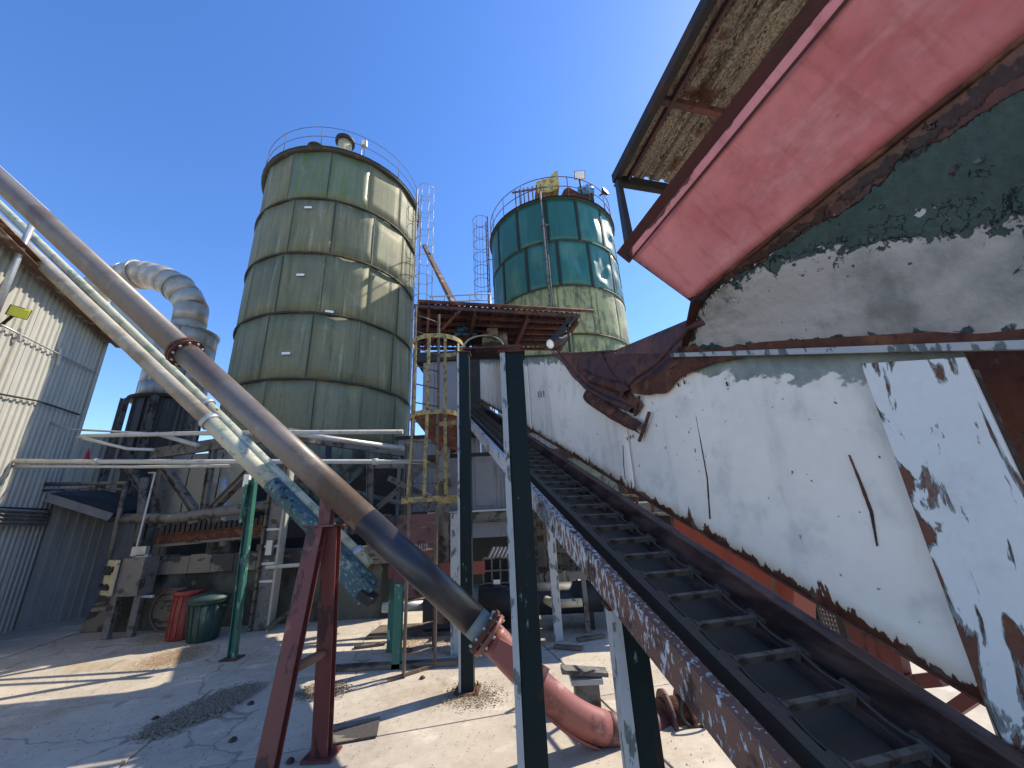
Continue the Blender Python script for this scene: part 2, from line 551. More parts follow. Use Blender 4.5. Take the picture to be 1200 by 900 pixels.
M['redpaint'] = mat('dark_red_paint', (.15, .043, .038), [dict(c=(.045, .02, .018), s=(6, 6, 2.2), th=.575, soft=.02, amt=.9), dict(c=(.30, .12, .10), s=3, th=.62, soft=.06, amt=.6, h=0)], rough=.5, var=.2)
M['elbow'] = mat('red_elbow', (.27, .095, .08), [dict(c=(.14, .05, .04), s=5, th=.58, soft=.05, amt=.8), dict(c=(.62, .42, .38), s=3, th=.62, soft=.06, amt=.5, h=0)], rough=.45)
M['rust'] = mat('rust', RUST, [dict(c=RUSTL, s=5, th=.56, soft=.08, amt=.7), dict(c=(.05, .02, .02), s=9, th=.56, soft=.06, amt=.8)], rough=.85, var=.35, bump=.6)
M['rustdeck'] = mat('rusty_deck', (.062, .026, .026), [dict(c=(.022, .011, .012), s=(9, 1.2, 1), th=.52, soft=.07), dict(c=(.30, .13, .08), s=6, th=.66, soft=.04, amt=.7)], rough=.85, holes=((14, 5, 5), .72), bump=.6)
M['rustplum'] = mat('plum_rust', (.085, .042, .042), [dict(c=(.17, .065, .04), s=(2, 2, 2), th=.55, soft=.1, amt=.8), dict(c=(.04, .025, .03), s=8, th=.57, soft=.05, amt=.8), dict(c=(.22, .19, .18), s=7, th=.72, soft=.02, amt=.6)], rough=.65, var=.3, bump=.5)
M['post'] = mat('dark_green_paint', (.007, .016, .017), [dict(c=(.20, .23, .24), s=(11, 11, 4), th=.68, soft=.02, amt=.8), dict(c=RUSTD, s=(6, 6, 2), th=.66, soft=.03)], rough=.55, spec=.18, var=.25)
M['postpale'] = mat('peeled_pale_paint', (.40, .41, .41), [dict(c=(.09, .11, .10), s=(14, 14, 5), th=.57, soft=.02, amt=.9), dict(c=RUST, s=(9, 9, 3), th=.66, soft=.03)], rough=.6)
M['postgreen'] = mat('green_post_paint', (.03, .12, .09), [dict(c=(.30, .40, .33), s=(9, 9, 4), th=.6, soft=.03, amt=.8), dict(c=RUSTD, s=(7, 7, 3), th=.66, soft=.03)], rough=.45)
M['white'] = mat('white_paint', (.85, .78, .68), [
    dict(c=(.16, .20, .17), s=(6, 6, 9), th=3.2, soft=.03, amt=.9, uv=1, bias=(0, 3.0, 0), h=.6, seed=2),
    dict(c=(.135, .052, .035), s=(13, 13, 4), th=.90, soft=.015, amt=1, near=((1, 0.0, .17, .44), (1, 0.0, .03, .12)), h=1, seed=6, det=5),
    dict(c=(.10, .06, .05), s=(20, 20, 20), th=.73, soft=.012, amt=.9, h=.8, seed=15, det=2),
    dict(c=(.45, .44, .40), s=(2, 2, .35), th=.60, soft=.07, amt=.5, h=0, seed=9),
    dict(c=(.50, .49, .46), s=3, th=.60, soft=.1, amt=.5, h=0, seed=19)], rough=.5, var=.10, vscale=1.5, bump=.5, uv=True)
M['whitecol'] = mat('white_column_paint', (.72, .72, .69), [
    dict(c=(.27, .27, .24), s=(9, 9, 2.4), th=.375, soft=.012, amt=1, near=((1, .155, .04, .12),), bias=(0, 0, -.10), dist=1.3, seed=4, h=1),
    dict(c=(.15, .055, .035), s=(9, 9, 2.4), th=.405, soft=.012, amt=1, near=((1, .155, .04, .12),), bias=(0, 0, -.10), dist=1.3, seed=4, h=1),
    dict(c=(.5, .5, .48), s=3, th=.6, soft=.1, amt=.4, h=0)], rough=.5, var=.08, bump=.7)
M['hopper'] = mat('hopper_paint', (.44, .40, .36), [
    dict(c=(.62, .59, .55), s=(3.8, 3.8, 3.8), th=1.272, soft=.004, amt=.9, bias=(.80, .84, 0), dist=.8, h=-1.0, seed=2, det=12, rg=.70),
    dict(c=(.042, .072, .058), s=(3.8, 3.8, 3.8), th=1.285, soft=.010, amt=1, bias=(.80, .84, 0), dist=.8, h=-1.0, seed=2, det=12, rg=.70),
    dict(c=(.042, .072, .058), s=(13, 13, 13), th=1.325, soft=.012, amt=1, bias=(.80, .84, 0), h=-.6, seed=82, det=9, rg=.65),
    dict(c=(.48, .46, .43), s=(8, 8, 8), th=.735, soft=.008, amt=1, bias=(0, 0, 0), near=((1, .62, .28, .14),), h=1.0, seed=92, det=9, rg=.65),
    dict(c=(.42, .43, .42), s=(5, 5, 5), th=.69, soft=.008, amt=1, h=1.0, seed=31, det=6),
    dict(c=(.10, .036, .028), s=(5, 5, 5), th=.86, soft=.02, amt=1, near=((1, 1.0, .24, .85), (1, 0.0, .09, .5), (0, 0.0, .08, .6)), h=.6, seed=7),
    dict(c=(.035, .018, .016), s=(11, 11, 11), th=.98, soft=.04, amt=.85, near=((1, 1.0, .24, .85), (1, 0.0, .09, .5), (0, 0.0, .08, .6)), h=.2, seed=57),
    dict(c=(.22, .10, .07), s=(15, 15, 15), th=1.16, soft=.03, amt=.5, near=((1, 1.0, .24, .85), (1, 0.0, .09, .5), (0, 0.0, .08, .6)), h=0, seed=67),
    dict(c=(.12, .05, .035), s=(6, 6, 6), th=.685, soft=.02, amt=.75, h=.2, seed=77, det=5),
    dict(c=(.032, .06, .05), s=(9, 9, 9), th=.80, soft=.02, amt=1, near=((1, 0.04, .10, .30), (0, 0.05, .10, .28)), h=.2, seed=17),
    dict(c=(.02, .045, .042), s=2.2, th=.62, soft=.1, amt=.5, h=0, seed=27, bias=(.2, 0, 0))], rough=.55, var=.12, vscale=3, bump=1.0, uv=True)
M['pink'] = mat('faded_red_paint', (.76, .27, .27), [dict(c=(.50, .10, .10), s=(2, 1.2, 2), th=.57, soft=.12, amt=.6, h=0, det=9), dict(c=(.80, .42, .42), s=(7, 2.0, 7), th=.58, soft=.10, amt=.45, h=0, seed=9), dict(c=(.40, .10, .09), s=(2.5, 14, 2.5), th=.60, soft=.08, amt=.35, h=0, seed=19), dict(c=(.16, .04, .03), s=(26, 9, 26), th=.72, soft=.02, amt=.8, h=.3, seed=4), dict(c=(.14, .05, .04), s=(9, 5, 9), th=.90, soft=.03, near=((1, 1.0, .10, .42), (1, 0.0, .05, .42), (0, 0.0, .03, .4)), seed=14)], rough=.5, var=.14, vscale=2.2, bump=.3, uv=True)
M['pinkrust'] = mat('red_rust_edge', (.085, .026, .024), [dict(c=(.07, .03, .025), s=5, th=.55, soft=.06)], rough=.75)
M['roofsheet'] = mat('mouldy_roof_sheet', (.42, .37, .29), [dict(c=(.06, .042, .034), s=(150, 45, 20), th=.51, soft=.09, amt=.8, h=.3, det=4), dict(c=(.05, .033, .027), s=(34, 2.2, 20), th=.60, soft=.08, amt=.8, h=0), dict(c=(.12, .05, .035), s=3, th=.6, soft=.06, amt=.8, h=0)], rough=.85, var=.2, bump=.5)
_nt = M['roofsheet'].node_tree      # translucent fibreglass sheet
_b = _nt.nodes['Principled BSDF']; _o = _nt.nodes['Material Output']
_tr = _nt.nodes.new('ShaderNodeBsdfTranslucent'); _mx = _nt.nodes.new('ShaderNodeMixShader')
_nt.links.new(_b.inputs['Base Color'].links[0].from_socket, _tr.inputs['Color'])
_mx.inputs[0].default_value = .55
_nt.links.new(_b.outputs[0], _mx.inputs[1]); _nt.links.new(_tr.outputs[0], _mx.inputs[2]); _nt.links.new(_mx.outputs[0], _o.inputs['Surface'])
M['conv'] = mat('worn_dark_steel', (.080, .064, .050), [dict(c=(.085, .065, .055), s=4, th=.56, soft=.1, amt=.7, h=0)], rough=.55, metal=0, spec=.3)
M['flight'] = mat('polished_flight', (.15, .135, .12), [dict(c=(.06, .04, .03), s=14, th=.57, soft=.1)], rough=.4, metal=.3)
M['lbeam'] = mat('rust_worn_white', (.17, .085, .06), [dict(c=(.50, .51, .51), s=(48, 46, 15), th=.69, soft=.02, amt=1, bias=(0, .075, 0), h=-1, seed=4, det=7), dict(c=(.05, .025, .02), s=6, th=.62, soft=.05)], rough=.6, var=.3, bump=.7)
M['brownbeam'] = mat('brown_beam', (.125, .070, .056), [dict(c=(.04, .022, .02), s=(6, 1.5, 6), th=.5, soft=.1), dict(c=(.17, .08, .06), s=(5, 2, 5), th=.66, soft=.04, amt=.6)], rough=.5, var=.25)
M['yellow'] = mat('chipped_yellow', (.36, .27, .095), [dict(c=(.16, .12, .07), s=14, th=.52, soft=.04, amt=.85), dict(c=RUST, s=9, th=.62, soft=.03)], rough=.65)
M['ladder'] = mat('ladder_steel', (.13, .095, .075), [dict(c=(.26, .18, .09), s=9, th=.6, soft=.05)], rough=.7)
M['blue'] = mat('blue_motor', (.05, .24, .48), [dict(c=(.03, .05, .07), s=7, th=.58, soft=.05)], rough=.5)
M['motor'] = mat('grey_motor', (.20, .19, .15), [dict(c=(.07, .06, .05), s=7, th=.55, soft=.05)], rough=.6)
M['wood'] = mat('old_timber', (.15, .12, .09), [dict(c=(.05, .04, .035), s=(2, 2, 9), th=.54, soft=.05), dict(c=(.26, .22, .17), s=(3, 3, 8), th=.62, soft=.04, amt=.6, h=0)], rough=.9, rnd=.3, bump=.7)
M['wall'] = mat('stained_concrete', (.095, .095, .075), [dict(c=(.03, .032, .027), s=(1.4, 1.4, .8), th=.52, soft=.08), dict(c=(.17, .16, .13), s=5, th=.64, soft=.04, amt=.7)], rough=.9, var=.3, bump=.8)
M['ledge'] = mat('flaking_ledge', (.19, .165, .13), [dict(c=(.06, .055, .05), s=(1.2, 3, 3), th=.53, soft=.02)], rough=.9, var=.25, bump=.9)
M['frame'] = mat('grey_frame_steel', (.16, .15, .135), [dict(c=(.06, .045, .035), s=4, th=.56, soft=.06), dict(c=(.30, .28, .25), s=7, th=.64, soft=.03, amt=.7)], rough=.65)
M['cone'] = mat('cone_steel', (.16, .19, .16), [dict(c=(.05, .065, .055), s=(3, 3, .7), th=.53, soft=.09), dict(c=(.26, .26, .22), s=(2, 2, 1), th=.64, soft=.05, amt=.6)], rough=.6, streak=.3)
M['palebin'] = mat('pale_bin_steel', (.36, .34, .28), [dict(c=(.13, .15, .15), s=(1.0, 1.0, .5), th=.54, soft=.05, amt=.7)], rough=.6, rnd=.1)
M['greybin'] = mat('grey_bin_steel', (.20, .205, .225), [dict(c=(.15, .14, .14), s=(4, 4, .8), th=.62, soft=.04, amt=.8), dict(c=(.2, .1, .06), s=6, th=.70, soft=.03)], rough=.55)
M['cab'] = mat('cream_cabinet', (.50, .42, .27), [dict(c=(.15, .11, .08), s=9, th=.62, soft=.03)], rough=.6)
M['binred'] = mat('red_plastic', (.24, .04, .03), [dict(c=(.12, .03, .025), s=4, th=.6, soft=.08)], rough=.5)
M['bingreen'] = mat('green_plastic', (.025, .05, .042), [dict(c=(.10, .12, .10), s=4, th=.62, soft=.08, amt=.6, h=0)], rough=.5)
M['black'] = mat('black_rubber', (.018, .018, .018), rough=.7)
M['tank'] = mat('navy_tank', (.022, .025, .035), [dict(c=(.02, .02, .02), s=3, th=.55, soft=.1)], rough=.5)
M['maroon'] = mat('maroon_plate', (.13, .055, .05), [dict(c=(.22, .14, .12), s=(5, 5, 9), th=.62, soft=.04, amt=.6), dict(c=(.04, .02, .02), s=4, th=.6, soft=.05)], rough=.6)
M['letter'] = mat('worn_lettering', (.36, .30, .28), rough=.7, holes=((40, 40, 40), .52))
M['blackpaint'] = mat('black_marking', (.02, .02, .025), rough=.7)
M['redbeam'] = mat('red_oxide', (.25, .06, .042), [dict(c=(.20, .05, .04), s=3, th=.58, soft=.08, amt=.7, h=0)], rough=.5)
M['whiteroof'] = mat('white_roof', (.75, .76, .78), [dict(c=(.4, .38, .34), s=2, th=.62, soft=.06, amt=.6, h=0)], rough=.45)
M['meshm'] = mat('grey_mesh', (.14, .13, .13), rough=.6)
M['yeltank'] = mat('yellow_hopper', (.55, .44, .15), [dict(c=(.20, .13, .06), s=6, th=.58, soft=.05)], rough=.6)
M['rope'] = mat('hanging_hose', (.05, .05, .045), rough=.8)
M['redcone'] = mat('red_flag', (.75, .05, .05), rough=.6)


def glass_lamp(name, col, em):
    m = mat(name, col, rough=.3)
    bs = m.node_tree.nodes['Principled BSDF']
    if em:
        bs.inputs['Emission Color'].default_value = (*col, 1)
        bs.inputs['Emission Strength'].default_value = em
    return m


M['lens'] = glass_lamp('lamp_lens', (.85, .85, .80), 0)
M['lensy'] = glass_lamp('yellow_lens', (.80, .78, .10), 0)
PI = math.pi

# ---------------------------------------------------------------- ground: a base sheet and cast slabs with open joints
mb = MB().box(-1500, 1500, -1500, 1500, -.5, -.06)
top('ground', mb, M['gap'], None, None, kind='structure')
yard = root('yard_pavement', None, None, (0, 0, 0), CZ, kind='structure')
cuts_a = [-40, -16.5, -11.8, -7.2, -2.55, 2.1, 6.8, 11.5, 16.2, 40]
cuts_t = [-20, -6, -.5, 4.98, 7.02, 12.5, 18, 24, 60]
for i in range(len(cuts_a) - 1):
    for j in range(len(cuts_t) - 1):
        a0, a1, t0, t1 = cuts_a[i] + .006, cuts_a[i + 1] - .006, cuts_t[j] + .007, cuts_t[j + 1] - .007
        dz = random.uniform(-.008, .008)
        part('concrete_slab', MB().box(a0, a1, t0, t1, -.06, dz), M['concrete'], yard, bevel=.006)
# outlying yard so the paving reaches the far buildings
for k, bx in enumerate(((-400, -40.02, -400, 400), (40.02, 400, -400, 400), (-40, 40, 60.02, 400), (-40, 40, -400, -20.02))):
    part('concrete_slab', MB().box(bx[0], bx[1], bx[2], bx[3], -.06, -.004), M['concrete'], yard)


# ---------------------------------------------------------------- silos
def railing(c, R, z, n, h, mt, parent, a0=0, a1=2 * PI, r=.018):
    full = abs(a1 - a0) > 6.2
    me = MB().tube([(0, 0, 0), (0, 0, h)], r, 6).mesh('rail_post', mt, Vector((0, 0, 0)))
    for k in range(n + (0 if full else 1)):
        an = a0 + (a1 - a0) * k / n
        inst('rail_post', me, parent, Vector(c) + Vector((R * math.cos(an), R * math.sin(an), z)))
    m = n * 4
    for hz in (h, h * .52):
        pts = [Vector(c) + Vector((R * math.cos(a0 + (a1 - a0) * k / m), R * math.sin(a0 + (a1 - a0) * k / m), z + hz)) for k in range(m + (0 if full else 1))]
        part('rail', MB().tube(pts, r, 6, closed=full), mt, parent)


def cage_ladder(t, c, ang, z0, z1, cz0, cz1, mt, mc, width=.46, cr=.38, hoop_step=1.0, nbar=5, flat=False, bar_r=.012, flare=0.0, rung=.32):
    """ladder centred at c (x,y); ang: direction the climber's back faces"""
    c = Vector((c[0], c[1], 0))
    n = Vector((math.cos(ang), math.sin(ang), 0))
    s_ = Vector((-n.y, n.x, 0))
    for sg in (-1, 1):
        p = c + s_ * sg * width / 2
        part('ladder_rail', MB().bar(p + Vector((0, 0, z0)), p + Vector((0, 0, z1)), .02, .06, n), mt, t)
    me = MB().tube([s_ * -width / 2, s_ * width / 2], .011, 6).mesh('rung', mt, Vector((0, 0, 0)))
    z = z0 + .25
    while z < z1 - .1:
        inst('rung', me, t, c + Vector((0, 0, z)))
        z += rung
    k = max(1, round((cz1 - cz0) / hoop_step))

    def ring(z, R):
        pts = []
        for j in range(15):
            a = -PI * .62 + PI * 1.24 * j / 14
            pts.append(c + n * (.34 + R * math.cos(a)) + s_ * R * math.sin(a) + Vector((0, 0, z)))
        pts = [c + s_ * -width / 2 + Vector((0, 0, z))] + pts + [c + s_ * width / 2 + Vector((0, 0, z))]
        return pts
    for i in range(k + 1):
        z = cz0 + (cz1 - cz0) * i / k
        R = cr + (flare if i == 0 else 0)
        pts = ring(z, R)
        m = MB()
        if flat:
            for a, b in zip(pts, pts[1:]): m.bar(a, b, .008, .075)
        else:
            m.tube(pts, .014, 6)
        part('cage_hoop', m, mc, t)
    for j in range(nbar):
        a = -PI * .5 + PI * j / (nbar - 1)
        m = MB()
        zs = [cz0 + (cz1 - cz0) * i / k for i in range(k + 1)]
        pts = []
        for i, z in enumerate(zs):
            R = cr + (flare if i == 0 else 0) - .012
            pts.append(c + n * (.34 + R * math.cos(a)) + s_ * R * math.sin(a) + Vector((0, 0, z)))
        rv = n * math.cos(a) + s_ * math.sin(a)
        for p, q in zip(pts, pts[1:]):
            if flat: m.bar(p, q, .05, .008, rv)
            else: m.tube([p, q], bar_r, 6)
        part('cage_bar', m, mc, t)


SL = Vector((-7.51, 14.80, 0))
SR = Vector((2.64, 18.30, 0))
LZ = [16.1, 13.72, 11.28, 8.86, 6.47, 4.55]
t = root('storage_silo', 'large olive green riveted steel silo with mossy streaks near its rim, standing left', 'silo', SL)
N = 14
for r in range(5):
    off = [.06, .30, .24, .12, .33][r]
    for k in range(N):
        a0 = 2 * PI * (k + off) / N
        a1 = 2 * PI * (k + 1 + off) / N
        mid = (a0 + a1) / 2
        moss = r == 0 and -1.85 < ((mid + PI) % (2 * PI) - PI) < -.75
        j = random.uniform(-.008, .008)
        part('wall_plate', MB().arcplate(SL, 3.26 + j, 3.30 + j, LZ[r + 1] + .012, LZ[r] - .012, a0 + .0022, a1 - .0022, 6, dent=lambda u, v, s=random.random() * 9: -.055 * math.sin(u * PI) + .018 * mn.noise(Vector((u * 1.5 + s, v * 1.5, s))) * math.sin(u * PI), nz=4),
             M['silo_moss'] if moss else M['silo'], t)
        if k % 1 == 0:
            p = SL + Vector((math.cos(a0) * 3.275, math.sin(a0) * 3.275, 0))
            part('seam_strip', MB().bar(p + Vector((0, 0, LZ[r + 1] + .07)), p + Vector((0, 0, LZ[r] - .07)), .035, .055, (math.cos(a0), math.sin(a0), 0)), M['silo_ring'] if k % 3 else M['silo'], t)
for z in LZ[1:]:
    part('ring_band', MB().lathe(SL, [(3.27, z - .028), (3.34, z - .028), (3.34, z + .028), (3.27, z + .028)], 72), M['silo_ring'], t)
part('core_shell', MB().lathe(SL, [(3.12, 4.5), (3.12, 16.1)], 60), M['dark'], t)
part('roof_rim', MB().lathe(SL, [(3.25, 16.08), (3.38, 16.08), (3.42, 16.15), (3.40, 16.24), (3.34, 16.26)], 72), M['silo_ring'], t)
part('roof', MB().lathe(SL, [(3.44, 16.24), (.1, 16.75), (.001, 16.75)], 48), M['silo'], t)
railing(SL, 3.36, 16.26, 13, 1.05, M['ladder'], t, r=.012)
vb = P(404, 172, 12.0)
vt = part('roof_vent', MB().lathe((vb.x, vb.y, 0), [(.27, 16.2), (.27, 17.0), (.22, 17.02)], 20), M['cab'], t)
part('vent_cowl', MB().lathe((vb.x, vb.y, 0), [(.26, 16.98), (.38, 17.0), (.38, 17.14), (.26, 17.26), (.001, 17.3)], 20), M['dark'], vt)
v2 = P(372, 174, 12.1)
part('roof_vent', MB().lathe((v2.x, v2.y, 0), [(.25, 16.2), (.25, 16.75), (.40, 16.77), (.38, 16.88), (.001, 16.96)], 20), M['dark'], t)
fp = P(424, 172, 12.2)
fl = part('flood_light', MB().bar((fp.x, fp.y, 16.2), (fp.x, fp.y, 17.25), .04, .04).box(fp.x - .03, fp.x + .20, fp.y - .06, fp.y + .08, 17.05, 17.35), M['galv'], t)
part('lens', MB().box(fp.x, fp.x + .17, fp.y - .075, fp.y - .062, 17.08, 17.32), M['lens'], fl)
# pale number plates
for (px, py) in ((361, 243), (352, 322), (335, 414), (386, 365)):
    q = P(px, py, 12.0)
    an = math.atan2(ray(px, py).y, ray(px, py).x)
    # meet the shell
    d = Vector((ray(px, py).x, ray(px, py).y)); d.normalize()
    b = d.dot(SL.xy); c_ = SL.xy.length_squared - 3.325 ** 2
    s_ = b - math.sqrt(max(0, b * b - c_))
    hit = d * s_
    z = 2 + s_ * ray(px, py).z / math.hypot(ray(px, py).x, ray(px, py).y)
    nn = (hit - SL.xy).normalized()
    e = Vector((-nn.y, nn.x, 0)) * .13
    part('label_plate', MB().bar(Vector((hit.x, hit.y, z)) - e, Vector((hit.x, hit.y, z)) + e, .02, .08), M['lens'], t)
# cone and support ring beneath
part('hopper_cone', MB().lathe(SL, [(3.28, 4.55), (3.28, 3.9), (.7, .9), (.7, .5)], 48), M['cone'], t)
lad = root('caged_ladder', 'tall thin grey caged ladder up the right side of the left silo', 'ladder', (-4.0, 15.1, 4.5))
cage_ladder(lad, (-4.05, 15.0), rad(-12), 4.5, 17.3, 9.2, 17.3, M['galv'], M['galv'], cr=.42)
for z in (6, 8.2, 10.4, 12.6, 14.8):
    part('standoff', MB().bar((-4.07, 15.22, z), (-4.25, 15.25, z), .03, .03), M['galv'], lad)

RZ = [16.4, 13.97, 11.54, 9.14, 6.7, 4.3]
t = root('storage_silo', 'right-hand silo clad in teal sheets above olive ones, with railing and yellow chute on top', 'silo', SR)
offs = [.10, .34, .2, .5, .1]
for r in range(5):
    for k in range(N):
        a0 = 2 * PI * (k + offs[r]) / N
        a1 = 2 * PI * (k + 1 + offs[r]) / N
        mid = ((a0 + a1) / 2 + PI) % (2 * PI) - PI
        up = r < 2
        s = random.random() * 9
        crumple = up and -1.5 < mid < -.35
        amp = (.27 if r == 1 else .16) if crumple else .025

        def dent(u, v, s=s, amp=amp):
            return amp * (mn.noise(Vector((u * 1.7 + s, v * 2.2, s))) + .5 * mn.noise(Vector((u * 4 + s, v * 3, s * 2)))) * math.sin(u * PI) * math.sin(v * PI * .9 + .15)
        mt_ = M['teal'] if up else M['olive']
        if r == 1 and -.95 < mid < -.35 or r == 0 and -.62 < mid < -.15: mt_ = M['teal_lit']
        part('wall_plate', MB().arcplate(SR, 3.30, 3.35, RZ[r + 1] + .015, RZ[r] - .015, a0 + (.014 if up else .003), a1 - (.014 if up else .003), 12, dent, nz=10), mt_, t)
        if up:
            p = SR + Vector((math.cos(a0) * 3.35, math.sin(a0) * 3.35, 0))
            part('batten', MB().bar(p + Vector((0, 0, RZ[r + 1] + .06)), p + Vector((0, 0, RZ[r] - .06)), .10, .05, (math.cos(a0), math.sin(a0), 0)), M['dark'], t)
for z in RZ[1:]:
    part('ring_band', MB().lathe(SR, [(3.28, z - .03), (3.39, z - .03), (3.39, z + .03), (3.28, z + .03)], 72), M['silo_ring'], t)
part('core_shell', MB().lathe(SR, [(2.95, 4.0), (2.95, 16.4)], 60), M['dark'], t)
part('roof_rim', MB().lathe(SR, [(3.25, 16.38), (3.41, 16.38), (3.43, 16.43), (3.41, 16.48), (3.2, 16.48)], 72), M['silo_ring'], t)
part('roof', MB().lathe(SR, [(3.5, 16.45), (.001, 16.7)], 48), M['dark'], t)
part('hopper_cone', MB().lathe(SR, [(3.28, 4.3), (3.28, 3.9), (.7, 1.2)], 40), M['cone'], t)
railing(SR, 3.40, 16.46, 18, 1.25, M['trim'], t, r=.022)
for an in (2.0, 3.3, 4.4, 5.5): part('silo_leg', MB().bar(SR + Vector((3 * math.cos(an), 3 * math.sin(an), 0)), SR + Vector((3 * math.cos(an), 3 * math.sin(an), 4.3)), .25, .25), M['frame'], t)
lad = root('caged_ladder', 'short caged ladder hugging the left side of the teal and olive silo', 'ladder', (-.85, 17.7, 4.3))
cage_ladder(lad, (-.95, 17.75), rad(195), 5, 17.9, 12.9, 17.7, M['trim'], M['trim'], cr=.44, hoop_step=.85)
for z in (8, 10.4, 12.8, 15.2):
    part('standoff', MB().bar((-.95, 17.75, z), (-.72, 17.8, z), .03, .03), M['trim'], lad)
# downpipe on the right silo
dp0, dp1 = P(633, 225, 14.75), P(644, 362, 14.75)
top('vertical_pipe', MB().tube([(dp0.x, 14.8, 16.75), (dp0.x, 14.8, 6.5)], .05, 10).tube([(dp0.x + .11, 14.82, 14.9), (dp0.x + .11, 14.82, 6.5)], .025, 8).bar((dp0.x - .1, 14.88, 14.8), (dp0.x + .25, 14.88, 14.8), .08, .08).bar((dp0.x - .1, 14.88, 10.5), (dp0.x + .25, 14.88, 10.5), .08, .08),
    M['frame'], 'grey twin conduit running straight down the front of the teal silo', 'pipe')
# things on the right silo
Yr = 15.7
def pz(x, y): return P(x, y, Yr)
c0, c1, c2, c3 = pz(627, 226), pz(648, 224), pz(648, 206), pz(628, 213)
t = root('loading_chute', 'yellow sheet metal chute with a flared mouth on top of the teal silo', 'chute', (c0.x, Yr, 16.6))
part('chute_body', MB().prism([c0, c1, c2, c3], (0, .7, 0)), M['yeltank'], t, bevel=.02)
x1, zb, zt_ = c1.x, c1.z, c2.z
part('chute_mouth', MB().add([(x1, Yr - .06, zb - .05), (x1, Yr + .78, zb - .05), (x1, Yr + .78, zt_ + .05), (x1, Yr - .06, zt_ + .05), (x1 + .32, Yr - .2, zb + .08), (x1 + .32, Yr + .9, zb + .08), (x1 + .32, Yr + .9, zt_ + .16), (x1 + .32, Yr - .2, zt_ + .16)],
     [(0, 3, 2, 1), (4, 5, 6, 7), (0, 1, 5, 4), (1, 2, 6, 5), (2, 3, 7, 6), (3, 0, 4, 7)]), M['yeltank'], t)
part('stand', MB().box(c0.x + .1, c1.x - .1, Yr + .1, Yr + .6, 16.55, zb), M['trim'], t)
top('rusty_housing', MB().prism([pz(654, 236), pz(692, 238), pz(690, 232), pz(666, 219), pz(661, 222)], (0, .9, 0)), M['rust'], 'rusty wedge-shaped machine housing beside the yellow chute on the silo roof', 'machine')
q = P(686, 226, 16.9)
t = root('fan_motor', 'blue motor perched at the right of the roof of the teal silo', 'motor', (q.x, 16.9, 16.6))
part('casing', MB().tube([(q.x - .40, 16.9, q.z), (q.x + .42, 16.9, q.z)], .33, 16), M['blue'], t)
part('mount', MB().box(q.x - .35, q.x + .35, 16.65, 17.15, 16.55, q.z - .3), M['dark'], t)
part('terminal_box', MB().box(q.x + .05, q.x + .35, 16.8, 17.05, q.z + .3, q.z + .48), M['blue'], t)
t = root('roof_clutter', 'rusty walkway grating and short pipes left of the yellow chute on the silo roof', 'walkway', (q.x - 2, Yr, 16.5))
for k in range(7):
    e0 = pz(604 + k * 5, 229 - k * 1.2)
    part('stanchion', MB().box(e0.x - .03, e0.x + .03, Yr, Yr + .05, 16.5, e0.z + .35), M['trim'], t)
part('kick_rail', MB().bar(pz(600, 226), pz(640, 219), .05, .08), M['trim'], t)


def flood(name, label, base, head, aim, sz, mlens=None, housing=None, rz=0):
    t = root(name, label, 'flood light', base, rz)
    base, head, aim = Vector(base), Vector(head), Vector(aim).normalized()
    part('bracket', MB().tube([base, head - aim * sz * .3], sz * .10, 8), housing or M['dark'], t)
    side = aim.cross(Vector((0, 0, 1))).normalized()
    upv = side.cross(aim)
    m = MB()
    m.add([head + side * sx * sz * k + upv * sy * sz * .75 * k + aim * d for (k, d) in ((.3, -.35 * sz), (.5, 0)) for (sx, sy) in ((-1, -1), (1, -1), (1, 1), (-1, 1))],
          [(0, 3, 2, 1), (4, 5, 6, 7), (0, 1, 5, 4), (1, 2, 6, 5), (2, 3, 7, 6), (3, 0, 4, 7)])
    h = part('housing', m, housing or M['dark'], t)
    m = MB()
    m.add([head + side * sx * sz * k + upv * sy * sz * .75 * k + aim * d for (k, d) in ((.45, .004), (.42, .02)) for (sx, sy) in ((-1, -1), (1, -1), (1, 1), (-1, 1))],
          [(0, 3, 2, 1), (4, 5, 6, 7), (0, 1, 5, 4), (1, 2, 6, 5), (2, 3, 7, 6), (3, 0, 4, 7)])
    part('lens', m, mlens or M['lens'], h)
    return t


q = P(679, 203, 15.3)
flood('flood_light', 'flood light raised on a pole above the rim of the teal silo', (q.x, 15.3, 16.5), (q.x, 15.3, 18.15), (0, -1, -.5), .55)
q = P(712, 238, 15.6)
flood('flood_light', 'small dark flood light clamped to the right railing of the teal silo', (q.x - .3, 15.75, 17.2), (q.x, 15.6, 17.35), (.6, -.7, .2), .42)
q0, q1 = P(497, 288, 13.6), P(533, 358, 8.2)
top('diagonal_brace', MB().bar(q0, q1, .13, .13), M['trim'], 'long dark brace slanting from the left silo ladder down to the rusty deck', 'brace')
# stays on the right silo's right side
q0, q1 = P(716, 268, 18.3), P(737, 405, 18.3)

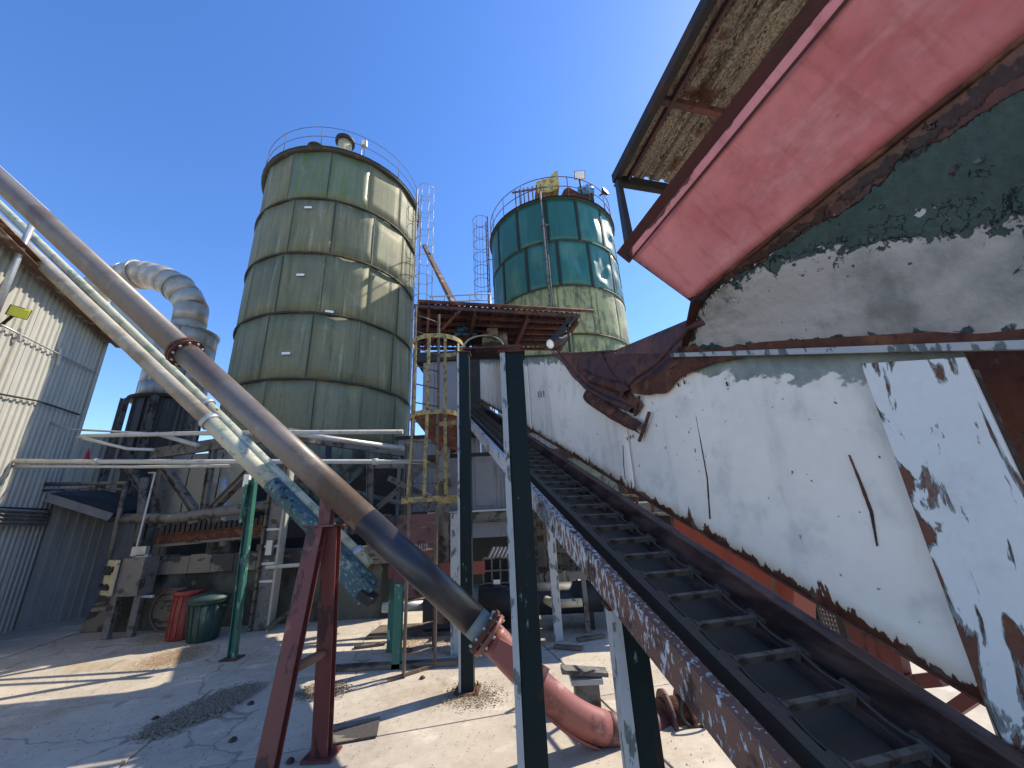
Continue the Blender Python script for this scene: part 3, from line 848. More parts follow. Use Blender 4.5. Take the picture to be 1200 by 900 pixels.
# ---------------------------------------------------------------- left building
C1 = Vector((-12.31, 10.57, 0))
wd = Vector((.466, -.885, 0)).normalized()
wnrm = Vector((.885, .466, 0)).normalized()
EZ = 7.62
t = root('clad_building', 'tall cream corrugated metal building at the left edge, half lit by the sun', 'building', C1)
W = 8.4
for k in range(8):
    part('wall_sheet', MB().corr(C1 + wd * (k * 1.05 + .01), wd * 1.03, (0, 0, EZ), .21, .035, wnrm), M['clad'], t)
part('corner_trim', MB().box(C1.x - .05, C1.x + .05, C1.y - .02, C1.y + .08, 0, EZ), M['clad'], t)
bk = Vector((-.885, -.466, 0)) * 9
part('rear_wall', MB().corr(C1, bk, (0, 0, EZ), .21, .035, (-.466, .885, 0)), M['clad'], t)
part('roof', MB().prism([C1 + wnrm * .25 - wd * .15 + Vector((0, 0, EZ)), C1 + wnrm * .25 + wd * W + Vector((0, 0, EZ)), C1 + bk + wd * W + Vector((0, 0, EZ + 1.2)), C1 + bk - wd * .15 + Vector((0, 0, EZ + 1.2))], (0, 0, .06)), M['trim'], t)
part('eave_gutter', MB().chan(C1 + wnrm * .30 - wd * .15 + Vector((0, 0, EZ - .02)), C1 + wnrm * .30 + wd * W + Vector((0, 0, EZ - .02)), .16, .16), M['trim'], t)


def onwall(px, py, off=0.0):
    r = ray(px, py)
    k = ((C1 + wnrm * off) - CAM).dot(wnrm) / r.dot(wnrm)
    return CAM + r * k


lv = part('louver', MB().bar(onwall(-60, 592, .05), onwall(57, 597, .05), .03, .03, (0, 0, 1)), M['dark'], t)
z1_, z0_ = onwall(40, 598).z, onwall(40, 614).z
for k in range(5):
    z = z0_ + (z1_ - z0_) * k / 4
    part('louver_slat', MB().prism([C1 + wnrm * .06 + Vector((0, 0, z)), C1 + wnrm * .14 + Vector((0, 0, z - .04)), C1 + wnrm * .14 + Vector((0, 0, z - .055)), C1 + wnrm * .06 + Vector((0, 0, z - .015))], wd * 2.6), M['cladgrey'], t)
top('conduit', MB().tube([onwall(0, 380, .1), onwall(40, 400, .1), onwall(112, 437, .1)], .02, 8).bar(onwall(24, 385, .1), onwall(22, 400, .1), .05, .05).bar(onwall(72, 408, .1), onwall(68, 428, .1), .05, .05), M['galv'],
    'thin grey conduit slanting across the corrugated wall below the yellow lamp', 'conduit')
top('cable', MB().tube([onwall(-20, 458, .1), onwall(45, 470, .1), onwall(93, 486, .1)], .022, 6), M['dark'], 'dark cable running across the corrugated wall at mid height', 'cable')
hp = onwall(22, 366, .35)
flood('flood_light', 'flood light with bright yellow lens on an arm of the corrugated building', onwall(0, 382, .03), hp, (.75, -.35, -.5), .30, M['lensy'])
a, b = onwall(0, 365, .3), onwall(28, 300, .7)
top('vent_stack', MB().tube([onwall(-8, 372, .25), onwall(24, 294, .25), onwall(40, 258, .25)], .055, 8), M['galv'], 'slim galvanised pipe rising past the eave of the corrugated building', 'pipe')
# wing and shed in front of the corner
t = root('lean_to_shed', 'low dark corrugated lean-to with an overhanging roof beside the cream building', 'shed', (-11.3, 10.8, 0))
W0 = Vector((-12.1, 10.40, 0)); W1 = Vector((-11.75, 11.55, 0)); W2 = Vector((-9.75, 11.45, 0))
zt = P(85, 592, 10.6).z
part('wall_sheet', MB().corr(W0, W1 - W0, (0, 0, zt), .2, .03, (1, .1, 0)), M['cladgrey'], t)
for k in range(2):
    part('wall_sheet', MB().corr(W1 + (W2 - W1) * (k * .5 + .005), (W2 - W1) * .49, (0, 0, zt - .45), .16, .02, (0, -1, 0)), M['greybin'], t)
rf = [P(57, 583, 10.1), P(131, 606, 10.9)]
part('roof', MB().prism([rf[0], rf[1], rf[1] + Vector((.2, 1.6, .25)), rf[0] + Vector((-1.2, 2.0, .35))], (0, 0, .10)), M['dark'], t)
part('fascia', MB().bar(rf[0] + Vector((0, -.03, .0)), rf[1] + Vector((0, -.03, .0)), .05, .2), M['cladgrey'], t)
# the higher link roof behind
t = root('rear_shed', 'pale corrugated shed wall seen between the cream building and the cyclone', 'shed', (-13, 13.6, 0))
part('wall_sheet', MB().corr(P(62, 600, 13.0) - Vector((0, 0, 1.5)), P(165, 590, 14.0) - P(62, 600, 13.0), (0, 0, 3.9), .25, .04, (0, -1, 0)), M['clad'], t)
part('roof_edge', MB().bar(P(60, 528, 13.0), P(160, 512, 14.0), .2, .15), M['frame'], t)
for k, (x0, y0, x1, y1) in enumerate(((33, 566, 148, 566), (35, 573, 146, 572))):
    pass
top('tubular_frame', MB().tube([P(30, 568, 9.9), P(148, 566, 9.9), P(128, 655, 9.9)], .05, 8).tube([P(30, 575, 9.95), P(143, 573, 9.95)], .03, 8), M['frame'], 'grey tubular frame hooked above the lean-to roof', 'frame')
top('safety_cone', MB().lathe(P(103, 530, 12.5) - Vector((0, 0, .25)), [(.10, 0), (.07, .05), (.015, .38), (.001, .38)], 14), M['redcone'], 'small bright red cone standing on the link roof against the sky', 'cone')

# ---------------------------------------------------------------- cyclone and its duct
CC = Vector((-12.95, 13.95, 0))
t = root('cyclone_separator', 'grey cylindrical dust cyclone with a sooty black lower cone', 'cyclone', CC)
zs = [9.5, 8.9, 8.35, 7.8, 7.25, 6.75]
for i in range(5):
    for k in range(6):
        a0 = 2 * PI * (k + .4 * (i % 2)) / 6
        part('body_plate', MB().arcplate(CC, 1.0, 1.03, zs[i + 1] + .008, zs[i] - .008, a0 + .006, a0 + 2 * PI / 6 - .006, 6), M['bodysteel'], t)
part('core_shell', MB().lathe(CC, [(.99, 6.75), (.99, 9.5)], 32), M['dark'], t)
part('lid', MB().lathe(CC, [(1.04, 9.46), (1.08, 9.49), (1.08, 9.55), (.001, 9.6)], 32), M['bodysteel'], t)
part('skirt_flange', MB().lathe(CC, [(1.0, 6.78), (1.22, 6.70), (1.24, 6.62), (1.0, 6.6)], 32), M['dark'], t)
part('sooty_cone', MB().lathe(CC, [(1.02, 6.7), (1.0, 4.6), (.45, 2.2), (.3, .6)], 36), M['soot'], t)
for k in range(12):
    an = 2 * PI * k / 12
    part('stiffener', MB().bar(CC + Vector((1.03 * math.cos(an), 1.03 * math.sin(an), 4.6)), CC + Vector((1.04 * math.cos(an), 1.04 * math.sin(an), 6.6)), .04, .05, (math.cos(an), math.sin(an), 0)), M['soot'], t)
for an in (-.3, -1.2, -2.2, 1.9):
    p = CC + Vector((1.25 * math.cos(an), 1.25 * math.sin(an), 0))
    part('leg', MB().ibeam(p, p + Vector((0, 0, 6.6)), .18, .18), M['frame'], t)
ctrl = [P(225, 392, 13.8), P(225, 362, 13.8), P(209, 338, 13.8), P(187, 326, 13.9), P(163, 322, 13.9), P(135, 328, 14.0), P(110, 342, 14.1), P(82, 362, 14.2), P(40, 395, 14.3)]
ctrl[0] = Vector((ctrl[1].x, ctrl[1].y, 9.4))
pts = []
for i in range(len(ctrl) - 1):
    p0, p1, p2, p3 = ctrl[max(i - 1, 0)], ctrl[i], ctrl[i + 1], ctrl[min(i + 2, len(ctrl) - 1)]
    for k in range(2):
        u = k / 2
        pts.append(.5 * ((2 * p1) + (-p0 + p2) * u + (2 * p0 - 5 * p1 + 4 * p2 - p3) * u * u + (-p0 + 3 * p1 - 3 * p2 + p3) * u ** 3))
pts.append(ctrl[-1])
t = root('dust_duct', 'large pale segmented duct arching over from the cyclone towards the building', 'duct', ctrl[0])
for i in range(len(pts) - 1):
    d = (pts[i + 1] - pts[i]).normalized()
    part('duct_segment', MB().tube([pts[i] - d * .04, pts[i + 1] + d * .04], .56 + (.008 if i % 2 else 0), 24), M['duct'], t)
for i in (0, 4, 8, 12):
    d = (pts[i + 1] - pts[i]).normalized()
    part('duct_flange', MB().tube([pts[i] - d * .03, pts[i] + d * .03], .62, 24), M['bodysteel'], t)
q0, q1 = P(120, 345, 13.2), P(175, 395, 13.2)
top('sheet_cowl', MB().prism([P(128, 352, 12.8), P(190, 378, 12.8), P(205, 430, 12.8), P(150, 405, 12.8)], (-.2, .8, 0)), M['bodysteel'], 'dark grey sheet cowl under the arching duct next to the cyclone', 'cowl')

# ---------------------------------------------------------------- structure under the left silo
t = root('silo_base_frame', 'grey steel support frame with V braces under the left silo', 'frame', (-7, 10.2, 0))
Lc, Mc, Rc = Vector((-10.0, 10.6, 4.1)), Vector((-5.4, 9.0, 4.1)), Vector((-3.5, 12.7, 4.1))
part('ring_beam', MB().chan(Lc, Mc, .12, .28, .02), M['frame'], t)
part('ring_beam', MB().chan(Mc, Rc, .12, .28, .02), M['frame'], t)
for (a, b, wv) in ((P(188, 540, 10.2), P(233, 605, 9.85), .16), (P(300, 545, 9.3), P(240, 605, 9.8), .16), (P(250, 527, 9.75), P(236, 612, 9.75), .13),
                   (P(375, 560, 10.6), P(428, 597, 10.9), .13), (P(500, 545, 11.3), P(440, 597, 11.0), .13), (P(434, 527, 10.9), P(433, 640, 10.9), .15),
                   (P(150, 548, 10.4), P(182, 600, 10.6), .12)):
    part('brace', MB().ibeam(a, b, wv, wv, .02), M['frame'], t)
part('tie_pipe', MB().tube([P(146, 608, 9.9), P(205, 607, 9.8), P(330, 590, 9.3)], .12, 12), M['frame'], t)
part('lower_beam', MB().ibeam(P(184, 632, 9.75), P(320, 619, 9.45), .14, .2), M['rust'], t)
for k in range(22):
    p = P(190, 619, 9.72).lerp(P(318, 607, 9.45), k / 21)
    part('rack_tooth', MB().box(p.x - .03, p.x + .05, p.y, p.y + .06, p.z - .16, p.z + random.uniform(.02, .10)), M['dark'], t)
part('column', MB().ibeam((-9.55, 10.5, 0), (-9.55, 10.5, 4.0), .25, .25), M['frame'], t)
part('column', MB().ibeam((-3.55, 12.6, 0), (-3.55, 12.6, 4.0), .25, .25), M['frame'], t)
t = root('surge_hopper', 'pale stained steel hopper tucked inside the frame under the left silo', 'hopper', (-8, 11, 1.6))
for (x0, x1) in ((193, 226), (227, 262), (263, 300)):
    p0, p1 = P(x0, 530, 10.9), P(x1, 530, 10.9)
    part('side_plate', MB().box(p0.x, p1.x - .02, 10.9, 10.96, 2.0, 4.1), M['palebin'], t)
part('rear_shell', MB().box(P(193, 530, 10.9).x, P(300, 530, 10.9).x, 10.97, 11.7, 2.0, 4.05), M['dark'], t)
for (a, b, r_, m_, nm, lb) in (
    (P(262, 560, 10.0), P(262, 640, 10.0), .09, 'galv', 'drop_pipe', 'vertical grey pipe dropping through the frame left of the green post'),
    (P(345, 560, 10.2), P(470, 590, 11.6), .07, 'frame', 'sloping_pipe', 'dark sloping pipe under the silo skirt behind the brown pipe'),
    (P(355, 612, 10.4), P(480, 608, 11.0), .10, 'frame', 'cross_pipe', 'level grey-brown pipe behind the trestle top'),
    (P(170, 560, 10.3), P(162, 640, 10.3), .10, 'frame', 'vertical_duct', 'grey vertical duct beside the slim pale conduit'),
    (P(385, 520, 10.6), P(385, 650, 10.6), .08, 'soot', 'drop_pipe', 'sooty vertical pipe dropping behind the black part of the big pipe')):
    top(nm, MB().tube([a, a.lerp(b, .5), b], r_, 12), M[m_], lb, 'pipe')
t = root('screw_conveyor', 'dark level screw conveyor trough running under the left silo hopper', 'conveyor', (-6, 10.6, 1.7))
part('trough', MB().box(-9.4, -3.2, 10.5, 10.9, 1.75, 2.15), M['soot'], t)
for k in range(7): part('clamp_band', MB().box(-9.2 + k * .95, -9.12 + k * .95, 10.46, 10.94, 1.72, 2.2), M['trim'], t)
part('outlet_gate', MB().box(-7.9, -7.3, 10.44, 10.96, 1.2, 1.74), M['frame'], t)
part('outlet_gate', MB().box(-5.4, -4.8, 10.44, 10.96, 1.2, 1.74), M['frame'], t)
t = root('pipe_cluster', 'cluster of dark beams and cable trays behind the yellow safety cage', 'beams', (-2.4, 9.0, 2))
for (a, b, w_) in ((P(455, 560, 9.2), P(540, 600, 9.2), .09), (P(470, 585, 9.0), P(545, 583, 9.0), .10), (P(440, 545, 9.8), P(540, 545, 9.8), .12), (P(537, 515, 8.9), P(500, 600, 8.9), .06), (P(478, 520, 9.3), P(478, 640, 9.3), .10), (P(545, 632, 8.6), P(430, 640, 8.6), .12)):
    part('beam', MB().ibeam(a, b, w_, w_ * 1.3, .015), M['frame'], t)
# concrete plinth
t = root('concrete_plinth', 'stained dark concrete plinth wall with a flaking ledge under the left silo', 'wall', (-6, 9.9, 0))
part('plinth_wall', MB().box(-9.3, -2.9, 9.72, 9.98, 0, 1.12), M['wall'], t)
n = 12
for k in range(n):
    x0, x1 = -9.15 + k * (6.2 / n), -9.15 + (k + 1) * (6.2 / n)
    part('ledge_block', MB().box(x0 + .004, x1 - .004, 9.6, 10.0, 1.12, 1.50 + random.uniform(-.02, .02)), M['ledge'], t, bevel=.015)
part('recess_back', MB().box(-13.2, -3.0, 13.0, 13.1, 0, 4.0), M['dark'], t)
part('end_wall', MB().box(-3.0, -2.8, 9.75, 12.6, 0, 1.1), M['wall'], t)
t = root('timber_plank', 'long weathered plank lying along the ledge above the opening', 'plank', (-7, 9.7, 1.97))
part('board', MB().bar(P(184, 640, 9.66), P(318, 627, 9.5), .12, .06), M['wood'], t)
top('wooden_offcut', MB().box(-6.15, -5.88, 9.7, 9.9, 1.52, 1.66), M['wood'], 'small pale wooden block on the flaking ledge', 'block')
# steel laced column
cx0, cx1 = P(300, 700, 9.2).x, P(322, 700, 9.2).x
t = root('laced_column', 'dark laced steel column with a pale right edge in front of the plinth', 'column', ((cx0 + cx1) / 2, 9.2, 0))
part('web', MB().box(cx0 + .03, cx1 - .06, 9.2, 9.26, 0, 3.4), M['frame'], t)
part('flange', MB().box(cx0 - .03, cx0 + .02, 9.12, 9.34, 0, 3.4), M['wood'], t)
part('flange', MB().box(cx1 - .05, cx1, 9.12, 9.34, 0, 3.4), M['palebin'], t, label='pale yellowish flange edge')
for z in (.9, 1.25, 1.6, 1.95):
    part('lacing_bar', MB().box(cx0 + .03, cx1 - .06, 9.17, 9.195, z, z + .05), M['galv'], t)
part('junction_box', MB().box(cx0 + .12, cx0 + .25, 9.1, 9.19, 1.45, 1.75), M['galv'], t)
top('grab_rail', MB().tube([P(312, 665, 9.0), P(362, 661, 9.0), P(375, 660, 9.0)], .04, 8), M['whitepipe'], 'short pale pipe sticking out right of the laced column', 'pipe')
top('prop_bar', MB().bar(P(312, 737, 9.1), P(352, 708, 9.4), .07, .07), M['wood'], 'timber prop leaning up to the right from the foot of the laced column', 'prop')

# green leaning post and its box
p0, p1 = G(272, 772), P(297, 562, 7.5)
t = root('green_post', 'slim green steel post carrying the pair of pale slanting pipes', 'post', p0)
part('shaft', MB().ibeam(p0, p1, .10, .12, .012, (1, 0, 0)), M['postgreen'], t)
part('base_plate', MB().box(p0.x - .13, p0.x + .13, p0.y - .13, p0.y + .13, 0, .02), M['rust'], t)
part('hanger', MB().bar(P(284, 612, 7.45), P(291, 568, 7.45), .14, .05, (1, 0, 0)), M['postgreen'], t)
part('clip', MB().box(p1.x - .16, p1.x - .06, p1.y - .05, p1.y + .02, p1.z - .12, p1.z + .1), M['lens'], t)

# ---------------------------------------------------------------- twin pale pipes
Pa, Pb = P(-45, 224, 7.0), P(437, 690, 7.0)
t = root('slanting_pipe', 'thicker pale green pipe of the pair, sloping down and flaking blue at its lower end', 'pipe', Pb)
Qa, Qb, Qc, Qd = P(-45, 219, 7.0), P(246, 494, 7.0), P(318, 567, 7.0), P(438, 690, 7.0)
Qa = Qa + (Qa - Qb).normalized() * 5
part('upper_length', MB().tube([Qa, Qb], .135, 18), M['beigepipe'], t)
part('middle_length', MB().tube([Qb, Qc], .138, 18), M['palepipe'], t)
part('lower_length', MB().tube([Qc, Qd], .142, 18), M['bluepipe'], t, label='lower length of dark blue paint flaking to white')
d = (Qd - Qa).normalized()
part('coupling', MB().tube([Qb - d * .05, Qb + d * .05], .165, 18), M['galv'], t)
part('end_chute', MB().bar(P(390, 650, 6.85), P(432, 698, 6.85), .22, .30), M['bluepipe'], t)
part('end_flange', MB().bar(P(424, 694, 6.8), P(438, 704, 6.8), .35, .12), M['dark'], t)
t = root('slanting_pipe', 'thinner pale pipe lying along the top of the flaking green one', 'pipe', P(432, 660, 7.15))
Qa, Qb, Qc, Qd = P(-45, 197, 7.15), P(243, 474, 7.15), P(340, 572, 7.15), P(432, 662, 7.15)
Qa = Qa + (Qa - Qb).normalized() * 5
part('upper_length', MB().tube([Qa, Qb], .085, 14), M['palepipe'], t)
part('lower_length', MB().tube([Qb, Qd], .095, 14), M['palepipe'], t)
d = (Qd - Qa).normalized()
for px_, py_ in ((243, 474), (418, 648)):
    q = P(px_, py_, 7.15)
    part('coupling', MB().tube([q - d * .05, q + d * .05], .125, 14), M['galv'], t)

# ---------------------------------------------------------------- brown pipe and red elbow
Ylow, Ytr = 4.15, 4.18
Bl, Bt = P(571, 742, Ylow), P(386, 570, Ytr)
dB = (Bt - Bl).normalized()
Bu = Bl + dB * 13
Bm = Bl + dB * 1.60         # where the black coating ends, near the trestle
t = root('brown_pipe', 'big brown steel pipe crossing the view diagonally, black towards its lower end', 'pipe', Bt)
Bf = P(210, 402, 3.6)
kf = 3.0


def along(xp):
    '''distance up the pipe at which it crosses the image column xp'''
    lo, hi = 0.0, 12.0
    for _ in range(40):
        k = (lo + hi) / 2
        q = Bl + dB * k - CAM
        if 600 + F_PX * q.dot(Rv) / q.dot(Fv) > xp: lo = k
        else: hi = k
    return lo


kf = along(217)
Bf = Bl + dB * kf
part('upper_length', MB().tube([Bf + dB * .03, Bu], .138, 32), M['brownpipe'], t)
part('middle_length', MB().tube([Bm, Bf - dB * .03], .138, 32), M['brownpipe'], t)
part('coated_length', MB().tube([Bl + dB * .16, Bm], .140, 32), M['blackpipe'], t, label='lower length with dull black coating')
part('bare_end', MB().tube([Bl + dB * .03, Bl + dB * .161], .139, 32), M['palebin'], t)


def flange(t, c, d, R, th, mt, nb=10):
    f = part('flange', MB().tube([c - d * th / 2, c + d * th / 2], R, 32), mt, t)
    u = d.cross(Vector((0, 0, 1))).normalized(); v = d.cross(u)
    for k in range(nb):
        an = 2 * PI * (k + .5) / nb
        p = c + (u * math.cos(an) + v * math.sin(an)) * (R - .03)
        part('bolt', MB().tube([p - d * (th / 2 + .02), p + d * (th / 2 + .02)], .014, 6), M['galv'], f)


flange(t, Bf + dB * .022, dB, .19, .03, M['rust'])
flange(t, Bf - dB * .022, dB, .19, .03, M['rust'])
flange(t, Bl + dB * .03, dB, .205, .04, M['rust'])
# grey batten strapped along the top
a0_ = Bl + dB * 6.1 + Vector((0, -.02, .19)); 
top('cable_tray', MB().bar(Bu + Vector((0, 0, .17)), Bl + dB * along(52) + Vector((0, 0, .17)), .05, .03), M['galv'], 'thin pale tray strapped on top of the brown pipe at upper left', 'tray')
t = root('red_elbow_pipe', 'faded red pipe elbow sweeping from the rusty flange along the ground', 'pipe', P(700, 850, 4.2))
flange(t, Bl - dB * .025, dB, .20, .04, M['elbow'])
E0 = Bl - dB * .04
E = [E0, P(604, 776, 4.17), P(635, 807, 4.2), P(672, 837, 4.3), P(708, 853, 4.4), P(745, 857, 4.55), P(780, 850, 4.78)]
pts = []
for i in range(len(E) - 1):
    p0, p1, p2, p3 = E[max(i - 1, 0)], E[i], E[i + 1], E[min(i + 2, len(E) - 1)]
    for k in range(4):
        u = k / 4
        pts.append(.5 * ((2 * p1) + (-p0 + p2) * u + (2 * p0 - 5 * p1 + 4 * p2 - p3) * u * u + (-p0 + 3 * p1 - 3 * p2 + p3) * u ** 3))
pts.append(E[-1])
part('elbow', MB().tube(pts[:17], .135, 28), M['elbow'], t)
part('run', MB().tube(pts[16:], .13, 28), M['maroon'], t)  # darker maroon paints in the shadow lying on this end of the pipe
part('edge_rib', MB().tube([p + Vector((0, -.05, -.155)) for p in pts[6:22]], .018, 6), M['elbow'], t)
part('shoe_plate', MB().bar(E0 - dB * .1 + Vector((-.02, -.17, .02)), E0 - dB * .5 + Vector((.10, -.17, .04)), .02, .16), M['elbow'], t)
V = P(783, 848, 4.8)
t = root('rotary_valve', 'dark rusty valve body with round flanges where the red pipe ends', 'valve', (V.x + .1, V.y, 0))
part('valve_body', MB().tube([V + Vector((-.05, 0, 0)), V + Vector((.42, .08, 0))], .21, 20), M['rust'], t)
for k in (0, .2, .42):
    part('flange', MB().tube([V + Vector((k - .02, k * .2, 0)), V + Vector((k + .02, k * .2, 0))], .28, 24), M['rustplum'], t)
part('handwheel', MB().tube([V + Vector((.2 + .13 * math.cos(a), -.22, .18 + .13 * math.sin(a))) for a in [2 * PI * k / 16 for k in range(16)]], .018, 6, closed=True), M['dark'], t)
part('saddle', MB().box(V.x - .1, V.x + .45, V.y - .1, V.y + .15, 0, V.z - .2), M['dark'], t)
part('outlet', MB().tube([V + Vector((.42, .08, 0)), V + Vector((1.5, .6, .05))], .15, 20), M['rustplum'], t)

# trestle under the brown pipe
tp = Bt + Vector((0, 0, -.22))
tp = Bl + dB * (Bt - Bl).length + Vector((0, 0, -.40))
t = root('pipe_trestle', 'dark red A-shaped steel trestle holding up the big brown pipe', 'trestle', (tp.x, tp.y, 0))
f1 = G(318, 925); f2 = G(397, 905)
f1 = Vector((-2.15, 3.72, 0)); f2 = Vector((-1.72, 4.15, 0))
for (f, nm) in ((Vector((tp.x - .12, tp.y - .38, 0)), 0), (Vector((tp.x + .05, tp.y + .26, 0)), 1)):
    part('leg', MB().chan(Vector((tp.x + (.04 if nm else -.05), tp.y + (.06 if nm else -.06), tp.z)), f, .15, .11, .014, -1, (0, 1, 0)), M['redpaint'], t, bevel=.003)
    part('foot_plate', MB().box(f.x - .14, f.x + .14, f.y - .12, f.y + .12, 0, .018), M['redpaint'], t)
part('cap_plate', MB().box(tp.x - .16, tp.x + .15, tp.y - .13, tp.y + .13, tp.z, tp.z + .02), M['redpaint'], t, bevel=.003)
part('saddle_post', MB().box(tp.x - .06, tp.x + .06, tp.y - .05, tp.y + .05, tp.z + .02, tp.z + .28), M['redpaint'], t)
part('cross_strut', MB().tube([(tp.x - .13, tp.y - .24, .80), (tp.x + .05, tp.y + .15, .85)], .042, 12), M['trim'], t)

# ---------------------------------------------------------------- horizontal pipes across the back
def hp_(pts, r, mt, label, name='horizontal_pipe', n=10, cat='pipe', cps=()):
    t = root(name, label, cat, pts[0])
    part('run', MB().tube(pts, r, n), mt, t)
    for c in cps:
        part('coupling', MB().tube([c + Vector((-.05, 0, 0)), c + Vector((.05, 0, 0))], r * 1.45, n), mt, t)
    return t


hp_([P(-40, 540, 8.6), P(120, 541, 8.6), P(590, 541, 8.6)], .05, M['whitepipe'], 'long pale pipe running level across the whole left half behind the slanting pipes', cps=[P(113, 541, 8.6), P(440, 541, 8.6)])
hp_([P(-40, 546, 8.65), P(170, 547, 8.65), P(270, 546, 8.65)], .035, M['whitepipe'], 'thin pale pipe hung just below the long level one')
hp_([P(92, 513, 9.0), P(97, 511, 9.0), P(220, 508, 8.8), P(298, 507, 8.7), P(472, 506, 8.6)], .05, M['whitepipe'], 'upper pale pipe passing in front of the left silo skirt', cps=[P(330, 508, 8.6)])
hp_([P(95, 513, 8.8), P(150, 526, 8.8), P(180, 527, 8.9)], .035, M['whitepipe'], 'short pale pipe bending off the upper pipe near the red cone')
hp_([P(345, 508, 9.0), P(380, 513, 9.4), P(476, 526, 10.6)], .07, M['galv'], 'grey pipe falling gently to the right below the upper pale pipe')
hp_([P(0, 490, 9.4), P(50, 490, 9.4), P(75, 503, 9.4), P(185, 508, 9.4)], .025, M['galv'], 'thin conduit with a bend coming off the cream building wall')
hp_([P(183, 508, 9.2), P(232, 522, 9.2)], .05, M['whitepipe'], 'stub of pale pipe angled down beside the black cyclone cone')
hp_([P(174, 554, 9.3), P(182, 554, 9.3), P(158, 650, 9.3), P(152, 660, 9.3)], .02, M['whitepipe'], 'slim pale conduit dropping beside the cyclone to the switch boxes')
# conduits and boxes near the cabinet
t = root('switch_boxes', 'pair of small grey junction boxes with conduits curving down to the floor', 'junction box', P(163, 650, 9.2))
for (x, y, s) in ((162, 646, .16), (165, 655, .14)):
    q = P(x, y, 9.2)
    part('box', MB().box(q.x - s, q.x + s, 9.2, 9.3, q.z - s * .6, q.z + s * .6), M['galv'], t)
for dx in (0, 5):
    part('conduit', MB().tube([P(161 + dx, 662, 9.25), P(157 + dx, 693, 9.25), P(162 + dx, 699, 9.25), P(175 + dx, 699, 9.2)], .03, 8), M['galv'], t)
q = P(130, 677, 9.0)
t = root('control_cabinet', 'cream electrical control cabinet with black switches on a grey side box', 'cabinet', (q.x, 9.0, 0))
part('cabinet_body', MB().box(q.x - .02, q.x + .62, 9.02, 9.4, q.z - .38, q.z + .36), M['frame'], t)
part('door', MB().bar(Vector((q.x - .28, 9.16, q.z)), Vector((q.x + .14, 8.95, q.z)), .04, .68), M['cab'], t)
for (dx, dz, s) in ((-.12, .16, .05), (-.03, .13, .06), (.06, .16, .04), (-.2, -.16, .03), (-.1, -.2, .03), (0, -.18, .04), (.08, -.2, .03)):
    c = Vector((q.x - .07 + dx, 9.03 - dx * .5, q.z + dz))
    part('switch', MB().box(c.x - s, c.x + s, c.y - .06, c.y, c.z - s * 1.3, c.z + s * 1.3), M['blackpaint'], t)
part('stand', MB().box(q.x + .0, q.x + .14, 9.1, 9.2, 0, q.z - .38), M['frame'], t)
part('stand', MB().box(q.x + .42, q.x + .56, 9.2, 9.3, 0, q.z - .38), M['frame'], t)
part('lower_tray', MB().box(q.x - .2, q.x + .1, 8.95, 9.2, q.z - .62, q.z - .55), M['wood'], t)
t = root('concrete_pier', 'broken concrete pier at the foot of the control cabinet', 'pier', G(120, 738))
q = G(118, 738)
part('pier', MB().prism([(q.x - .3, q.y - .2, 0), (q.x + .35, q.y - .2, 0), (q.x + .3, q.y - .2, .95), (q.x - .02, q.y - .2, 1.0)], (0, .6, 0)), M['ledge'], t, bevel=.02)


def bin_(x, y, label, name, cat, mt, ml, h, r0, r1, lid, sx=1.0, rim=True):
    q = G(x, y)
    t = root(name, label, cat, q)
    part('bin_body', MB().lathe(q, [(r0 - .02, .0), (r0, .02), (r1, h), (r1 - .02, h), (r0 - .03, .05)], 28), mt, t)
    if rim: part('rim', MB().lathe(q, [(r1, h - .07), (r1 + .03, h - .06), (r1 + .035, h), (r1 - .03, h + .01)], 28), mt, t)
    if lid: part('lid', MB().lathe(q, [(r1 + .05, h), (r1 + .05, h + .04), (r1 * .6, h + .10), (.001, h + .11)], 28), ml, t)
    for k in range(6):
        a = -PI / 2 + (k - 2.5) * .42
        p0 = q + Vector((math.cos(a) * (r0 + .004), math.sin(a) * (r0 + .004), .06)); p1 = q + Vector((math.cos(a) * (r1 + .004), math.sin(a) * (r1 + .004), h - .08))
        part('rib', MB().bar(p0, p1, .03, .02, (math.cos(a), math.sin(a), 0)), mt, t)
    for s in (-1, 1):
        part('handle', MB().box(q.x + s * (r1 + .02), q.x + s * (r1 + .07), q.y - .07, q.y + .07, h - .14, h - .10), mt, t)
    return t


bin_(237, 750, 'dark green plastic rubbish bin standing right of the red drum', 'rubbish_bin', 'bin', M['bingreen'], M['bingreen'], .72, .26, .32, True)
t = bin_(212, 748, 'red ribbed plastic drum left of the dark green rubbish bin', 'red_drum', 'drum', M['binred'], M['binred'], .86, .25, .24, False)
q = G(190, 742)
t = root('cable_drum', 'old round wooden-sided drum lying on edge left of the red drum', 'drum', (q.x, q.y, 0))
part('drum_side', MB().tube([(q.x, q.y + .1, .42), (q.x + .03, q.y + .5, .42)], .42, 28), M['wood'], t)
part('drum_rim', MB().tube([(q.x + .42 * math.cos(a), q.y + .08, .42 + .42 * math.sin(a)) for a in [2 * PI * k / 28 for k in range(28)]], .02, 6, closed=True), M['trim'], t)
q = G(160, 738)
t = root('floor_machine', 'low dark green machine with crossed struts beside the concrete pier', 'machine', q)
part('base_tub', MB().prism([(q.x - .45, q.y, .02), (q.x + .5, q.y, .02), (q.x + .42, q.y, .34), (q.x - .36, q.y, .24)], (0, .4, 0)), M['bingreen'], t, bevel=.02)
part('skid', MB().box(q.x - .5, q.x + .55, q.y - .05, q.y + .45, 0, .02), M['galv'], t)
for (x0, x1) in ((-.4, .15), (.3, -.1), (.1, .5)):
    part('strut', MB().bar((q.x + x0, q.y + .2, .2), (q.x + x1, q.y + .2, .95), .05, .06), M['dark'], t)
